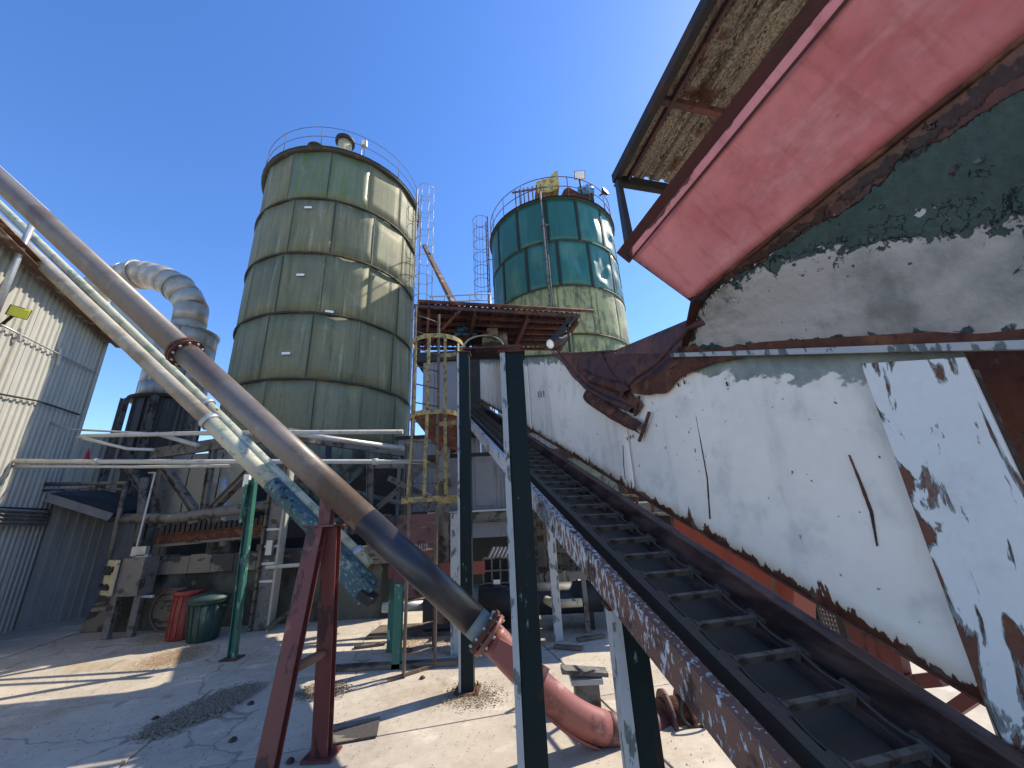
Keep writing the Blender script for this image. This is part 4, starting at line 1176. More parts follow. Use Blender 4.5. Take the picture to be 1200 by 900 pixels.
part('hose', MB().tube([(q.x + .3, q.y + .1, .9), (q.x + .5, q.y, .72), (q.x + .85, q.y, .82), (q.x + 1.3, q.y + .15, .85)], .035, 8), M['galv'], t)

# ---------------------------------------------------------------- front ladder with yellow cage
l0, l1 = G(470, 795), G(512, 780)
lc = (l0 + l1) / 2
ang = math.atan2(-(l1 - l0).x, (l1 - l0).y)
lad = root('yellow_cage_ladder', 'vertical access ladder with a chipped yellow safety cage in front of the left silo', 'ladder', lc)
cage_ladder(lad, lc, ang, 0, 5.7, 2.28, 4.85, M['ladder'], M['yellow'], width=.5, cr=.44, hoop_step=1.28, nbar=6, flat=True, flare=.07, rung=.33)
part('foot_bar', MB().bar(l0 + Vector((-.15, -.1, .02)), l1 + Vector((.15, .1, .02)), .03, .04), M['ladder'], lad)
# maroon plate and its stand behind the ladder
q0, q1 = P(463, 604, 7.2), P(511, 700, 7.2)
t = root('lettered_plate', 'maroon painted steel plate with worn lettering behind the yellow caged ladder', 'panel', ((q0.x + q1.x) / 2, 7.2, 0))
part('plate', MB().box(q0.x + .02, q1.x, 7.2, 7.24, q1.z, q0.z), M['maroon'], t, bevel=.008)
for i in range(6):
    x = q0.x + .1 + i * .085
    m = MB().box(x, x + .018, 7.19, 7.197, 1.50, 1.62).box(x + .04, x + .058, 7.19, 7.197, 1.50, 1.62).box(x + .019, x + .039, 7.19, 7.197, (1.60, 1.55, 1.50)[i % 3], (1.618, 1.57, 1.52)[i % 3])
    part('lettering', m, M['letter'], t)
for x in (q0.x + .1, q1.x - .05): part('stay', MB().box(x - .02, x + .02, 7.26, 7.3, 0, q1.z + .3), M['rust'], t)
z = P(510, 668, 7.3).z
t = root('red_rail_stand', 'low red steel beam carried on flaking green posts behind the black pipe', 'stand', (-1.6, 7.3, 0))
part('beam', MB().box(P(455, 668, 7.3).x, P(568, 668, 7.3).x, 7.3, 7.4, z - .1, z + .1), M['redbeam'], t)
for px_ in (459, 466):
    g = P(px_, 740, 6.6 if px_ == 466 else 7.35)
    part('leg', MB().box(g.x - .06, g.x + .06, g.y - .05, g.y + .05, 0, z - .1), M['postgreen'], t)
part('sill', MB().box(-3.0, -1.0, 6.55, 6.7, 0, .06), M['wood'], t)

# ---------------------------------------------------------------- two tall posts, third short one
def hpost(label, x, Y, ztop, wdt, dep, fl=.05, mf=None, z0=0):
    t = root('steel_post', label, 'post', (x, Y, 0), group='dark green steel posts of the conveyor frame')
    part('web_face', MB().box(x - wdt / 2 + fl, x + wdt / 2, Y, Y + dep, z0 + .02, ztop), M['post'], t, bevel=.004)
    part('flange', MB().box(x - wdt / 2 - .005, x - wdt / 2 + fl - .002, Y - .015, Y + dep + .02, z0 + .02, ztop - .002), mf or M['postpale'], t, bevel=.003)
    part('base_plate', MB().box(x - wdt / 2 - .06, x + wdt / 2 + .06, Y - .06, Y + dep + .06, 0, .02), M['rust'], t)
    for (bx, by) in ((-1, -1), (1, -1), (-1, 1), (1, 1)):
        px_, py_ = x + bx * (wdt / 2 + .03), Y + (dep / 2) + by * (dep / 2 + .03)
        part('anchor_bolt', MB().tube([(px_, py_, .02), (px_, py_, .06)], .012, 6), M['rust'], t)
    part('cap_plate', MB().box(x - wdt / 2 - .02, x + wdt / 2 + .02, Y - .02, Y + dep + .02, ztop, ztop + .02), M['rust'], t)
    return t


q = P(545, 650, 5.6)
hpost('farther dark green steel post right beside the yellow caged ladder', q.x, 5.6, P(545, 413, 5.6).z, .175, .16, .025)
q = P(612, 650, 3.3)
hpost('tall dark green steel post with peeling pale flange in the middle foreground', q.x, 3.3, P(600, 413, 3.3).z, .205, .18, .045)
q = toc(G(750, 900)); 
pz = A_(735, 760, 1.16)
q3 = (Ra * 1.19 + Ht * pz.y); q3.z = 0
ztp = .58 + TS * pz.y
t = hpost('short dark green post propping up the rusty inclined conveyor beam', q3.x, q3.y, ztp - .03, .18, .14, .05, M['postpale'])

# ---------------------------------------------------------------- inclined conveyor (its own frame)
T0, T1 = .2, 11.4
cv = root('inclined_conveyor', 'inclined drag chain conveyor rising away from the lower right to the rusty deck', 'conveyor', cf(1.4, T0, 0), CZ)
part('side_beam', MB().chan(cf(1.10, T0, .68), cf(1.10, 10.9, .68), .06, .165, .012, -1), M['lbeam'], cv, bevel=.002, label='left side channel, white paint flaking to rust')
part('side_beam', MB().chan(cf(1.80, T0, .69), cf(1.80, 10.9, .69), .07, .20, .014, 1).bar(cf(1.735, T0, .60), cf(1.735, 10.9, .60), .05, .05), M['brownbeam'], cv, bevel=.004, label='right side beam, dark brown')
part('trough_floor', MB().bar(cf(1.45, T0, .565), cf(1.45, 10.9, .565), .62, .012), M['conv'], cv)
part('guide_angle', MB().chan(cf(1.30, T0, .64), cf(1.30, 10.9, .64), .05, .10, .01, -1), M['conv'], cv)
fme = MB().box(-.16, .16, -.008, .008, -.018, .012).box(-.16, .16, -.014, .008, .0122, .018).box(-.172, -.162, -.02, .02, -.04, .022).box(.162, .172, -.02, .02, -.04, .022).mesh('flight_bar', M['flight'], Vector((0, 0, 0)))
k = 0
t_ = .42
while t_ < 10.9:
    inst('flight_bar', fme, cv, cf(1.535, t_, .665), (math.atan(TS), 0, random.uniform(-.02, .02)))
    t_ += .215
for a in (1.365, 1.705):
    pts = []
    tt = .42
    while tt < 10.9:
        for u in (0, .25, .5, .75):
            pts.append(cf(a, tt + u * .215, .683 - (.022 if tt < 3.2 else .004) * math.sin(u * PI)))
        tt += .215
    part('drag_chain', MB().tube(pts, .007, 5), M['conv'], cv)
lk = MB().bar((0, -.05, 0), (0, .05, 0), .02, .028).mesh('chain_lug', M['conv'], Vector((0, 0, 0)))
for i in range(1, 26):
    for a in (1.345, 1.725):
        inst('chain_lug', lk, cv, cf(a, .42 + i * .215, .67), (math.atan(TS), 0, 0))
for tt in (1.0, 2.4, 3.8, 5.2, 6.6, 8.0, 9.4):
    part('cross_member', MB().bar(cf(1.13, tt, .52), cf(1.77, tt, .52), .06, .06), M['brownbeam'], cv)
# slatted guard, column, rail
gd = root('side_guard', 'big white painted steel side guard above the inclined conveyor, rust bleeding at its lower edge', 'guard panel', cf(1.9, 1, .85), CZ)


def guard(t0, t1, b0, b1, nn, name='guard_plate'):
    def fn(u, v):
        t = t0 + (t1 - t0) * u
        b = b0 + (b1 - b0) * v
        return cf(1.9 + .012 * mn.noise(Vector((t * 1.1, b * 1.3, 4))), t, b), (1, 0, 0)
    m = MB().sheet(fn, nn, 12, .012)
    return part(name, m, M['white'], gd)


for (x0, x1) in ((.87, 3.2), (3.205, 6.2), (6.205, 9.1), (9.105, 11.3)):
    guard(x0, x1, .85, 2.13 if x0 < 3 else 2.2, 40)
part('bottom_lip', MB().bar(cf(1.915, .72, .842), cf(1.915, 11.3, .842), .05, .012), M['rust'], gd)
part('top_rail', MB().bar(cf(1.89, 3.2, 2.21), cf(1.89, 11.3, 2.21), .07, .018), M['rustplum'], gd)
# rusted gashes and runs as raised scabs
for (pts_, wd_) in ((((816, 488), (822, 520), (829, 560), (832, 608)), .010), (((995, 533), (1008, 565), (1021, 600), (1028, 640)), .009), (((730, 522), (731, 545), (733, 562)), .006)):
    pp = [A_(x, y, 1.897) for (x, y) in pts_]
    m = MB()
    for i in range(len(pp) - 1):
        r0, r1 = wd_ * math.sin((i + .35) / len(pp) * PI), wd_ * math.sin((i + 1.35) / len(pp) * PI)
        n_ = 6
        for j in range(n_):
            c0 = pp[i].lerp(pp[i + 1], j / n_); c1 = pp[i].lerp(pp[i + 1], (j + 1) / n_)
            wj = r0 + (r1 - r0) * j / n_ + random.uniform(-.002, .002)
            m.bar(c0, c1, .008, max(.003, wj), (0, 1, 0))
    part('rust_gash', m, M['rust'], gd)
# stencilled code, illegible smudged digits as in the photo
for i, xx in enumerate((631, 634, 637)):
    p = A_(xx, 462 - i * .5, 1.886)
    m = MB().box(p.x - .003, p.x, p.y - .012, p.y - .004, p.z - .055, p.z + .045).box(p.x - .003, p.x, p.y + .008, p.y + .016, p.z - .055, p.z + .045)
    if i != 1: m.box(p.x - .003, p.x, p.y - .003, p.y + .007, p.z - .008, p.z + .008)
    part('stencil_mark', m, M['blackpaint'], gd)
for (xx, yy) in ((735, 514), (739, 512), (742, 511), (852, 450), (795, 451), (802, 448)):
    p = A_(xx, yy, 1.886)
    part('stencil_mark', MB().box(p.x - .003, p.x, p.y - .006, p.y + .006, p.z - .014, p.z + .014), M['blackpaint'], gd)

q = .83 * 1.04; q2 = 1.112 * 1.04
cl = root('guard_column', 'wide white steel column with peeling rusty paint at the right edge', 'column', (1.86, 1.0, 0), CZ)
part('flange', MB().prism([(1.85, .845, 0), (1.85, 1.156, 0), (1.85, 1.156, 2.545), (1.85, .845, 2.445)], (.014, 0, 0)), M['whitecol'], cl, bevel=.003)
part('web', MB().box(1.8645, 1.8950, .845, .862, 0, 2.40), M['frame'], cl)
part('web', MB().box(1.8645, 1.8950, 1.13, 1.145, 0, 2.40), M['frame'], cl)

# ---------------------------------------------------------------- hopper above the conveyor
hpz = root('receiving_hopper', 'overhead steel receiving hopper with peeling green and grey wall under a faded red rim', 'hopper', (2.4, 1.2, 2.4), CZ)
rimz, rima = 3.215, 1.65


def hopw(u, v):
    lo = cf(1.90, 2.42 - 3.4 * u, 2.175)
    hi = Vector((rima, 1.806 - 2.7 * u, rimz))
    p = lo.lerp(hi, v)
    c_ = .018 * mn.noise(Vector((u * 7, v * 3, 1.5))) + .006 * mn.noise(Vector((u * 22, v * 12, 6)))
    n_ = Vector((-.97, 0, -.24))
    bend = .10 * max(0, (1 - u * 9)) ** 2
    return p + n_ * (c_ - bend), n_ * -1


part('wall_plate', MB().sheet(hopw, 110, 40, .012), M['hopper'], hpz)
part('bottom_rail', MB().bar(cf(1.865, 2.35, 2.145), cf(1.865, -1.0, 2.145), .05, .03), M['postpale'], hpz, bevel=.003)
part('rail_leg', MB().bar(cf(1.893, 2.30, 2.185), cf(1.893, -1.0, 2.185), .018, .05), M['rust'], hpz)
for i in range(26):      # curled paint flakes lifting off the wall
    u = random.uniform(.10, .98); v = random.uniform(.12, .8)
    v = min(.86, max(.12, 1.05 - .95 * u + random.uniform(-.13, .13)))
    p, n_ = hopw(u, v)
    p = Vector(p) - Vector(n_) * .004
    s = random.uniform(.005, .014)
    e1 = Vector((0, 1, .3)).normalized(); e2 = Vector(n_).cross(e1).normalized()
    a = random.uniform(0, 2 * PI)
    f1 = (e1 * math.cos(a) + e2 * math.sin(a)) * s; f2 = (e2 * math.cos(a) - e1 * math.sin(a)) * s * .6
    off = -Vector(n_)
    part('paint_flake', MB().prism([p - f1, p - f2 + off * .002, p + f1 * .3 - f2 * .4 + off * .004, p + f1 + off * .012, p + f2 * .8 + off * .008, p - f1 * .4 + f2 * .6 + off * .002], off * .0015), M['postpale'], hpz)


def rimw(u, v):
    t0 = 1.806 + (1.87 - 1.806) * v
    lo = Vector((rima - .004, t0 - 3.0 * u, rimz + .004)); hi = Vector((1.30, t0 - 3.0 * u, 3.575))
    c_ = .016 * mn.noise(Vector((u * 5, v * 2, 8))) + .007 * mn.noise(Vector((u * 17, v * 4, 3)))
    n_ = Vector((-.717, 0, -.697))
    return lo.lerp(hi, v) + n_ * c_, n_ * -1


part('rim_plate', MB().sheet(rimw, 50, 10, .012), M['pink'], hpz)
part('seam_strip', MB().bar((1.322, 1.866, 3.535), (1.322, -1.2, 3.535), .012, .006, (-.7, 0, -.7)), M['pinkrust'], hpz)
part('rim_flange', MB().prism([(1.345, 1.93, 3.55), (1.345, -1.2, 3.55), (1.262, -1.2, 3.622), (1.262, 1.93, 3.622)], (.012, 0, .014)), M['pinkrust'], hpz)
part('weld_bead', MB().tube([(rima, 1.80 - .1 * k, rimz + .003 * math.sin(k * 2.2)) for k in range(31)], .012, 6), M['rust'], hpz)
# inside and rear faces of the hopper box
part('far_end_wall', MB().prism([(1.66, 1.82, rimz + .01), (1.31, 1.88, 3.57), (4.6, 1.9, 3.57), (4.3, 1.85, 3.2), (4.1, 2.35, 3.05), (1.93, 2.35, 3.08)], (0, -.012, 0)), M['pinkrust'], hpz)
part('right_wall', MB().prism([(4.1, 2.3, 2.9), (4.1, -1, 2.0), (4.5, -1, 3.5), (4.5, 1.85, 3.5)], (.012, 0, 0)), M['rust'], hpz)
part('inner_plate', MB().box(2.5, 2.52, -1.6, 2.0, 1.55, 3.3), M['rustplum'], hpz)
# torn rusty liner and skirt at the left of the hopper
lin = root('torn_liner', 'torn and curled rusty steel liner hanging over the white guard', 'liner', A_(740, 460, 1.85), CZ)


def strip(path, w0, w1, a, mt, name, curl=.03, th=.006, nv=6):
    pp = [A_(x, y, a) for (x, y) in path]

    def fn(u, v):
        f = u * (len(pp) - 1)
        i = min(int(f), len(pp) - 2)
        p = pp[i].lerp(pp[i + 1], f - i)
        d = (pp[i + 1] - pp[i]).normalized()
        s_ = Vector((1, 0, 0)).cross(d).normalized()
        ww = w0 + (w1 - w0) * u + .012 * mn.noise(Vector((u * 14, a, v)))
        q = p + s_ * (v - .5) * ww
        q.x -= curl * math.sin(v * PI) + .01 * mn.noise(Vector((u * 9, v * 2, a)))
        return q, (1, 0, 0)
    return part(name, MB().sheet(fn, 36, nv, th), mt, lin)


def poly(px, a, mt, name, th=.012, par=None, jag=0):
    pp = [A_(x, y, a) for (x, y) in px]
    if jag:
        out = []
        for i in range(len(pp)):
            p, q_ = pp[i], pp[(i + 1) % len(pp)]
            for k in range(jag):
                c = p.lerp(q_, k / jag)
                out.append(c + Vector((0, random.uniform(-.008, .008), random.uniform(-.008, .008))) if k else c)
        pp = out
    return part(name, MB().prism(pp, (th, 0, 0)), mt, par or lin)


poly([(676, 414), (800, 414), (798, 425), (775, 440), (757, 452), (732, 453), (708, 447), (690, 433)], 1.876, M['rustplum'], 'liner_plate', jag=3)
poly([(788, 432), (742, 452), (733, 460), (760, 463), (778, 461), (798, 441), (838, 424), (870, 419), (800, 417)], 1.862, M['rust'], 'liner_skirt', jag=3)
poly([(652, 413), (704, 413), (716, 436), (735, 458), (752, 474), (746, 486), (722, 477), (700, 468), (688, 457), (676, 446), (664, 430)], 1.864, M['rustplum'], 'bent_sheet', jag=3)
strip([(650, 414), (662, 424), (674, 441), (690, 456), (706, 465), (728, 474), (742, 481)], .07, .06, 1.858, M['rustplum'], 'curled_edge', .04)
strip([(688, 463), (700, 472), (716, 483), (735, 494), (752, 502)], .17, .10, 1.85, M['rust'], 'hanging_flap', .05)
strip([(684, 436), (692, 444), (712, 451), (730, 456), (735, 462)], .08, .12, 1.84, M['rust'], 'rolled_flap', .045)
strip([(826, 376), (806, 384), (794, 398), (780, 414), (764, 430), (742, 446), (736, 452)], .05, .02, 1.80, M['rustplum'], 'folded_rim', .02)
for path in (((761, 483), (756, 498), (749, 517)), ((749, 464), (747, 476), (744, 487))):
    pp = [A_(x, y, 1.86) for (x, y) in path]
    m = MB()
    for i in range(len(pp) - 1): m.bar(pp[i], pp[i + 1], .02, .022, (0, 1, 0))
    part('bent_strap', m, M['rust'], lin)
# dark sloping plate behind (hopper throat)
th_ = root('throat_plate', 'dark rusty sloping plate rising behind the torn liner to the red rim', 'plate', A_(760, 412, 2.2), CZ)
pp = [A_(712, 414, 2.3), A_(812, 372, 2.1), A_(826, 400, 2.0), A_(800, 424, 2.0)]
part('plate', MB().prism(pp, (.02, .02, 0)), M['rustplum'], th_)

# roof canopy above the hopper
cn = root('roof_canopy', 'mouldy corrugated roof canopy on dark steel framing above the red hopper rim', 'canopy', (1.9, 2.6, 3.6), CZ)
RZc = 5.2
Aa, At = 1.90, 2.66
e_ = Vector((-.055, -1, 0))
wid = .36
for k in range(12):
    o = Vector((Aa + k * wid, At, RZc))
    part('roof_sheet', MB().corr(o + Vector((0, 0, .004 * (k % 2))), (wid + .03, 0, 0), Vector((-.055, -1, 0)) * 4.4, wid / 2, .035, (0, 0, 1), .004, 'trap'), M['roofsheet'], cn)
part('edge_beam', MB().chan((Aa - .03, At + .02, RZc - .05), (Aa - .03 - .055 * 4.4, At - 4.4, RZc - .05), .06, .10, .01), M['dark'], cn)
part('end_beam', MB().chan((Aa - .03, At + .03, RZc - .05), (Aa + 4.3, At + .03, RZc - .05), .06, .10, .01), M['dark'], cn)
part('rafter', MB().bar((Aa + .10, At - .02, RZc - .05), (Aa - .12, At - 4.4, RZc - .05), .03, .05), M['rustplum'], cn)
for k, tt in enumerate((.78, 1.75, 2.7, 3.6)):
    part('purlin', MB().bar((Aa - .06, At - tt, RZc - .04), (Aa + 4.2, At - tt, RZc - .04), .05, .06), M['rustplum'], cn)
for (tt) in (At + .0,):
    q0 = toc(P(729, 207, 3.0)); 
    part('corner_post', MB().bar((Aa - .01, At, RZc - .08), A_(742, 290, 1.32) + Vector((0, .03, -.02)), .05, .05, (0, 1, 0)), M['dark'], cn)
part('post', MB().bar((4.6, At, 0), (4.6, At, RZc - .1), .15, .15, (0, 1, 0)), M['dark'], cn)
part('post', MB().bar((4.6, -1.5, 0), (4.6, -1.5, RZc - .1), .15, .15, (0, 1, 0)), M['dark'], cn)

# ---------------------------------------------------------------- rusty deck, motors, head box
t = root('rusty_deck', 'rust-eaten corrugated walkway deck on angle purlins between the two silos', 'deck', (-.5, 8, 6.0))
D0, D1, D2, D3 = G(491, 356, 6.1), G(676, 368, 6.1), G(652, 407, 6.1), G(491, 406, 6.1)
n = 14
for k in range(n):
    o0 = D0.lerp(D1, k / n); o1 = D0.lerp(D1, (k + 1) / n + .004)
    b0 = D3.lerp(D2, k / n)
    part('deck_sheet', MB().corr(o0, o1 - o0, b0 - o0, .11, .03, (0, 0, 1), .004, 'sine'), M['rustdeck'], t)
for k in range(7):
    f = k / 6
    part('purlin', MB().bar(D0.lerp(D3, f) + Vector((-.1, 0, -.05)), D1.lerp(D2, f) + Vector((.05, 0, -.05)), .05, .07), M['rustplum'], t)
for k in range(4):
    f = k / 3
    part('joist', MB().ibeam(D0.lerp(D1, f) + Vector((0, 0, -.14)), D3.lerp(D2, f) + Vector((0, 0, -.14)), .08, .12, .01), M['rustplum'], t)
part('edge_tube', MB().tube([D0 + Vector((0, -.04, .03)), D1 + Vector((.35, -.04, .03))], .04, 8), M['rust'], t)
part('diagonal_tie', MB().tube([P(497, 408, 7.4), P(540, 363, 6.9)], .03, 6), M['rust'], t)
part('hanger', MB().tube([P(503, 360, 6.9), P(500, 402, 7.2)], .03, 6), M['rust'], t)
for (a, b) in ((P(676, 370, 7.3), P(640, 409, 7.3)), (P(668, 372, 7.4), P(646, 398, 7.35)), (P(664, 372, 7.3), P(668, 412, 7.3))):
    part('end_bracket', MB().bar(a, b, .045, .045), M['dark'], t)
t2 = root('handrail', 'thin grey handrail along the back of the rusty deck against the sky', 'railing', (D0.x, 8.0, 6.1))
for px_ in (505, 521, 551, 575):
    q = P(px_, 360, 8.0)
    part('rail_post', MB().tube([(q.x, q.y, 6.1), (q.x, q.y, P(540, 346, 8.0).z)], .016, 6), M['galv'], t2)
for zz in (P(540, 346, 8.0).z, P(540, 353, 8.0).z):
    part('rail', MB().tube([(P(503, 360, 8.0).x, 8.0, zz), (P(577, 360, 8.0).x, 8.0, zz)], .016, 6), M['galv'], t2)
lp = P(645, 403, 7.2)
t = root('flood_light', 'white-lensed bullet lamp hanging from the bracket at the right end of the rusty deck', 'flood light', lp)
part('lamp_shell', MB().tube([lp, lp + Vector((.16, .10, .10)), lp + Vector((.34, .22, .22)), lp + Vector((.46, .28, .34))], [.11, .10, .06, .035], 18), M['dark'], t)
part('lens', MB().tube([lp + Vector((-.05, -.04, -.03)), lp + Vector((-.02, -.015, -.01)), lp], [.04, .085, .10], 18), M['lens'], t)


def motor(label, c, L, R, mt, dirx=1):
    t = root('drive_motor', label, 'motor', (c.x, c.y, c.z - R - .12))
    part('casing', MB().tube([c + Vector((-L / 2, 0, 0)), c + Vector((L / 2, 0, 0))], R, 20), mt, t, bevel=.01)
    for k in range(9):
        an = PI * k / 8
        part('cooling_fin', MB().bar(c + Vector((-L * .35, -R * math.sin(an - PI / 2) * 0 - R * math.sin(an), R * math.cos(an))), c + Vector((L * .35, -R * math.sin(an), R * math.cos(an))), .012, .05, (0, -math.sin(an), math.cos(an))), mt, t)
    part('fan_cover', MB().tube([c + Vector((L / 2, 0, 0)), c + Vector((L / 2 + .12, 0, 0))], [R * 1.04, R * .85], 20), mt, t)
    part('shaft', MB().tube([c + Vector((-L / 2 - .12, 0, 0)), c + Vector((-L / 2, 0, 0))], R * .25, 10), M['dark'], t)
    part('foot', MB().box(c.x - L * .35, c.x + L * .35, c.y - R, c.y + R, c.z - R - .12, c.z - R + .03), M['dark'], t)
    part('terminal_box', MB().box(c.x - .1, c.x + .14, c.y - R - .12, c.y - R * .7, c.z - .05, c.z + .15), mt, t)


motor('blue electric drive motor sitting under the rusty deck', P(543, 391, 8.2), .40, .14, M['blue'])
motor('larger dusty grey drive motor right of the blue one', P(577, 398, 8.2), .46, .18, M['motor'])
zt = P(560, 411, 8.2).z
t = root('head_box', 'dark conveyor head housing topped with a curved hose guard under the motors', 'housing', (-.9, 9.6, 5))
X0, X1 = P(537, 411, 8.1).x, P(600, 411, 8.1).x
part('box', MB().box(P(530, 430, 11.5).x, P(572, 430, 11.5).x, 11.5, 12.2, 4.4, 6.8), M['dark'], t)
part('top_plate', MB().box(X0 - .05, X1 + .2, 7.95, 8.6, zt - .05, zt - .01), M['rustplum'], t)
part('guard_arc', MB().tube([Vector((X0 + .15 + .44 * (1 - math.cos(a)), 7.95, zt + .26 * math.sin(a))) for a in [PI * k / 14 for k in range(15)]], .022, 8), M['galv'], t)
part('gear_case', MB().box(X0 + .3, X0 + .9, 8.2, 8.5, zt - .01, zt + .12), M['dark'], t)

# grey surge bin, vertical duct
q0, q1 = P(496, 425, 7.5), P(537, 483, 7.5)
t = root('grey_surge_bin', 'grey sheet steel bin partly hidden by the yellow safety cage', 'bin', ((q0.x + q1.x) / 2, 7.8, 3))
for k in range(3):
    xa = q0.x + (q1.x - q0.x) * k / 3; xb = q0.x + (q1.x - q0.x) * (k + 1) / 3
    part('side_plate', MB().box(xa + .004, xb - .004, 7.5, 7.53, q1.z, q0.z), M['greybin'], t)
part('bin_core', MB().box(q0.x + .02, q1.x - .02, 7.54, 8.4, q1.z, q0.z - .01), M['greybin'], t)
part('lid', MB().box(q0.x - .15, q1.x + .15, 7.42, 8.5, q0.z, q0.z + .2), M['dark'], t)
part('hopper_bottom', MB().add([(q0.x - .2, 7.42, q1.z - .02), (q1.x + .06, 7.42, q1.z - .02), (q1.x + .06, 8.4, q1.z - .02), (q0.x - .2, 8.4, q1.z - .02), (q0.x + .3, 7.7, q1.z - .7), (q1.x - .1, 7.7, q1.z - .7), (q1.x - .1, 8.1, q1.z - .7), (q0.x + .3, 8.1, q1.z - .7)],
     [(0, 1, 2, 3), (7, 6, 5, 4), (4, 5, 1, 0), (5, 6, 2, 1), (6, 7, 3, 2), (7, 4, 0, 3)]), M['rust'], t)
q = P(520, 560, 7.7)
top('discharge_duct', MB().tube([(q.x, 7.7, .3), (q.x, 7.7, 3.1), (q.x + .05, 7.8, 3.5)], .10, 14).box(q.x - .15, q.x + .15, 7.55, 7.85, 2.6, 2.85), M['frame'], 'vertical grey discharge duct seen through the yellow safety cage', 'duct')

# ---------------------------------------------------------------- machine house under the conveyor
t = root('machine_house', 'open-fronted machinery shelter with grey steel panels above dark bays', 'shelter', (0, 9, 0))
YH = 8.0
xs = [P(x, 570, YH).x for x in (516, 553, 587, 622, 700)]
zl, zh = P(560, 598, YH).z, P(560, 535, YH).z
for i in range(3):
    part('upper_panel', MB().box(xs[i] + .01, xs[i + 1] - .01, YH, YH + .04, zl, zh), M['greybin'], t, bevel=.006)
    part('door_frame', MB().box(xs[i] + .08, xs[i + 1] - .1, YH - .02, YH - .002, zl + .08, zh - .1), M['greybin'], t)
part('lintel', MB().ibeam((xs[0] - .2, YH - .1, zl - .12), (3.2, YH - .1, zl - .12), .14, .2), M['frame'], t)
part('lintel_edge', MB().box(xs[0] - .2, 3.2, YH - .19, YH - .175, zl - .03, zl + .0), M['whitepipe'], t)
part('fascia_board', MB().box(xs[0] + .2, xs[3], YH - .05, YH - .02, zl - .5, zl - .23), M['greybin'], t)
for (px_, py_, Yl) in ((534, 767, 7.0), (655, 750, 7.5)):
    g = G(px_, py_)
    part('leg', MB().ibeam(g, (g.x, g.y, zl - .05), .14, .14, .015, (0, 1, 0)), M['postpale'], t)
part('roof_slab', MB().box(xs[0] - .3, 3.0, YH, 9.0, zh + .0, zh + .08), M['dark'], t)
for i in range(16):
    x0 = xs[3] - .55 + i * .165
    part('rear_board', MB().box(x0, x0 + .155, 9.3 + random.uniform(-.02, .02), 9.34, .75 + random.uniform(0, .1), zl), M['wood'], t)
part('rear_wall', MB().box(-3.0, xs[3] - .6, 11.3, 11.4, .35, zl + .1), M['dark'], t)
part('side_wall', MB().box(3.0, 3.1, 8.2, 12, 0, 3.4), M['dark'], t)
t = root('rear_works_building', 'dark corrugated works building standing between and below the two silos', 'building', (-1, 12.6, 0))
for k in range(6):
    part('wall_sheet', MB().corr((-3.9 + k * .92, 12.9, 0), (.91, 0, 0), (0, 0, 4.6), .2, .035, (0, -1, 0)), M['cladgrey'], t)
part('roof', MB().box(-4.0, 1.7, 12.8, 14.2, 4.6, 4.7), M['dark'], t)
# rack with grille and a pile of slats
q0, q1 = P(566, 655, 8.3), P(600, 712, 8.3)
t = root('radiator_grille', 'dark gridded radiator frame with a small white tag under the shelter', 'grille', ((q0.x + q1.x) / 2, 8.3, 0))
part('backing', MB().box(q0.x, q1.x + .3, 8.36, 8.6, q1.z, q0.z), M['black'], t)
for i in range(6):
    x = q0.x + (q1.x - q0.x + .3) * i / 5
    part('grille_bar', MB().box(x - .015, x + .015, 8.3, 8.35, q1.z, q0.z), M['frame'], t)
for i in range(5):
    z = q1.z + (q0.z - q1.z) * i / 4
    part('grille_bar', MB().box(q0.x, q1.x + .3, 8.28, 8.298, z - .015, z + .015), M['frame'], t)
part('white_tag', MB().box(P(578, 685, 8.2).x, P(586, 685, 8.2).x, 8.25, 8.26, P(580, 682, 8.2).z - .05, P(580, 682, 8.2).z + .03), M['lens'], t)
part('stand', MB().box(q0.x, q1.x + .3, 8.36, 8.5, 0, q1.z), M['black'], t)
SL_L = ['leftmost pale slat leaning above the radiator frame', 'pale slat second from left above the radiator frame', 'middle one of the pale slats above the radiator frame', 'pale slat second from right above the radiator frame', 'rightmost pale slat leaning above the radiator frame']
for i in range(5):
    a = P(572 + i * 4.5, 656, 8.5); b = P(579 + i * 4.5, 641, 8.6)
    top('stacked_slat', MB().bar(a, b, .05, .03), M['whitepipe'], SL_L[i], 'slat', group='pale slats leaning above the radiator frame')
q0 = P(560, 712, 7.9); q1 = P(700, 700, 7.9)
t = root('navy_tank', 'long dark navy tank lying low behind the foreground post', 'tank', (.1, 8.1, .2))
part('shell', MB().tube([(q0.x, 8.2, .50), (1.45, 8.2, .50)], .27, 20), M['tank'], t)
for x in (q0.x + .3, .6, 1.2): part('saddle', MB().box(x - .06, x + .06, 8.0, 8.4, 0, .3), M['dark'], t)
t = root('stub_pipe', 'short cream pipe lying level behind the pale shelter leg', 'pipe', P(640, 708, 7.7))
part('run', MB().tube([P(640, 703, 7.9), P(650, 708, 7.7), P(662, 707, 7.7), P(682, 706, 7.7)], .07, 12), M['cab'], t)
HS_L = ['leftmost dark hose, left of the pale shelter leg', 'short dark hose hanging just behind the pale shelter leg', 'dark hose first to the right of the pale shelter leg', 'short dark hose in the middle of the grey boards', 'dark hose second from the right on the grey boards', 'rightmost dark hose over the grey boards']
for i, (x, y0_, y1_) in enumerate(((640, 640, 700), (646, 630, 690), (668, 640, 705), (676, 645, 690), (684, 640, 700), (690, 650, 700))):
    a = P(x, y0_, 8.6); b = P(x + 3, y1_, 8.6)
    top('hanging_hose', MB().tube([a, a.lerp(b, .3) + Vector((.05, 0, 0)), a.lerp(b, .6) + Vector((-.07, 0, 0)), b], .022, 6), M['rope'], HS_L[i], 'hose', group='hoses hanging in the shelter')
t = root('pipe_stand', 'low grey steel bench frame behind the pale shelter leg', 'stand', P(690, 715, 7.8))
q = P(686, 700, 7.8)
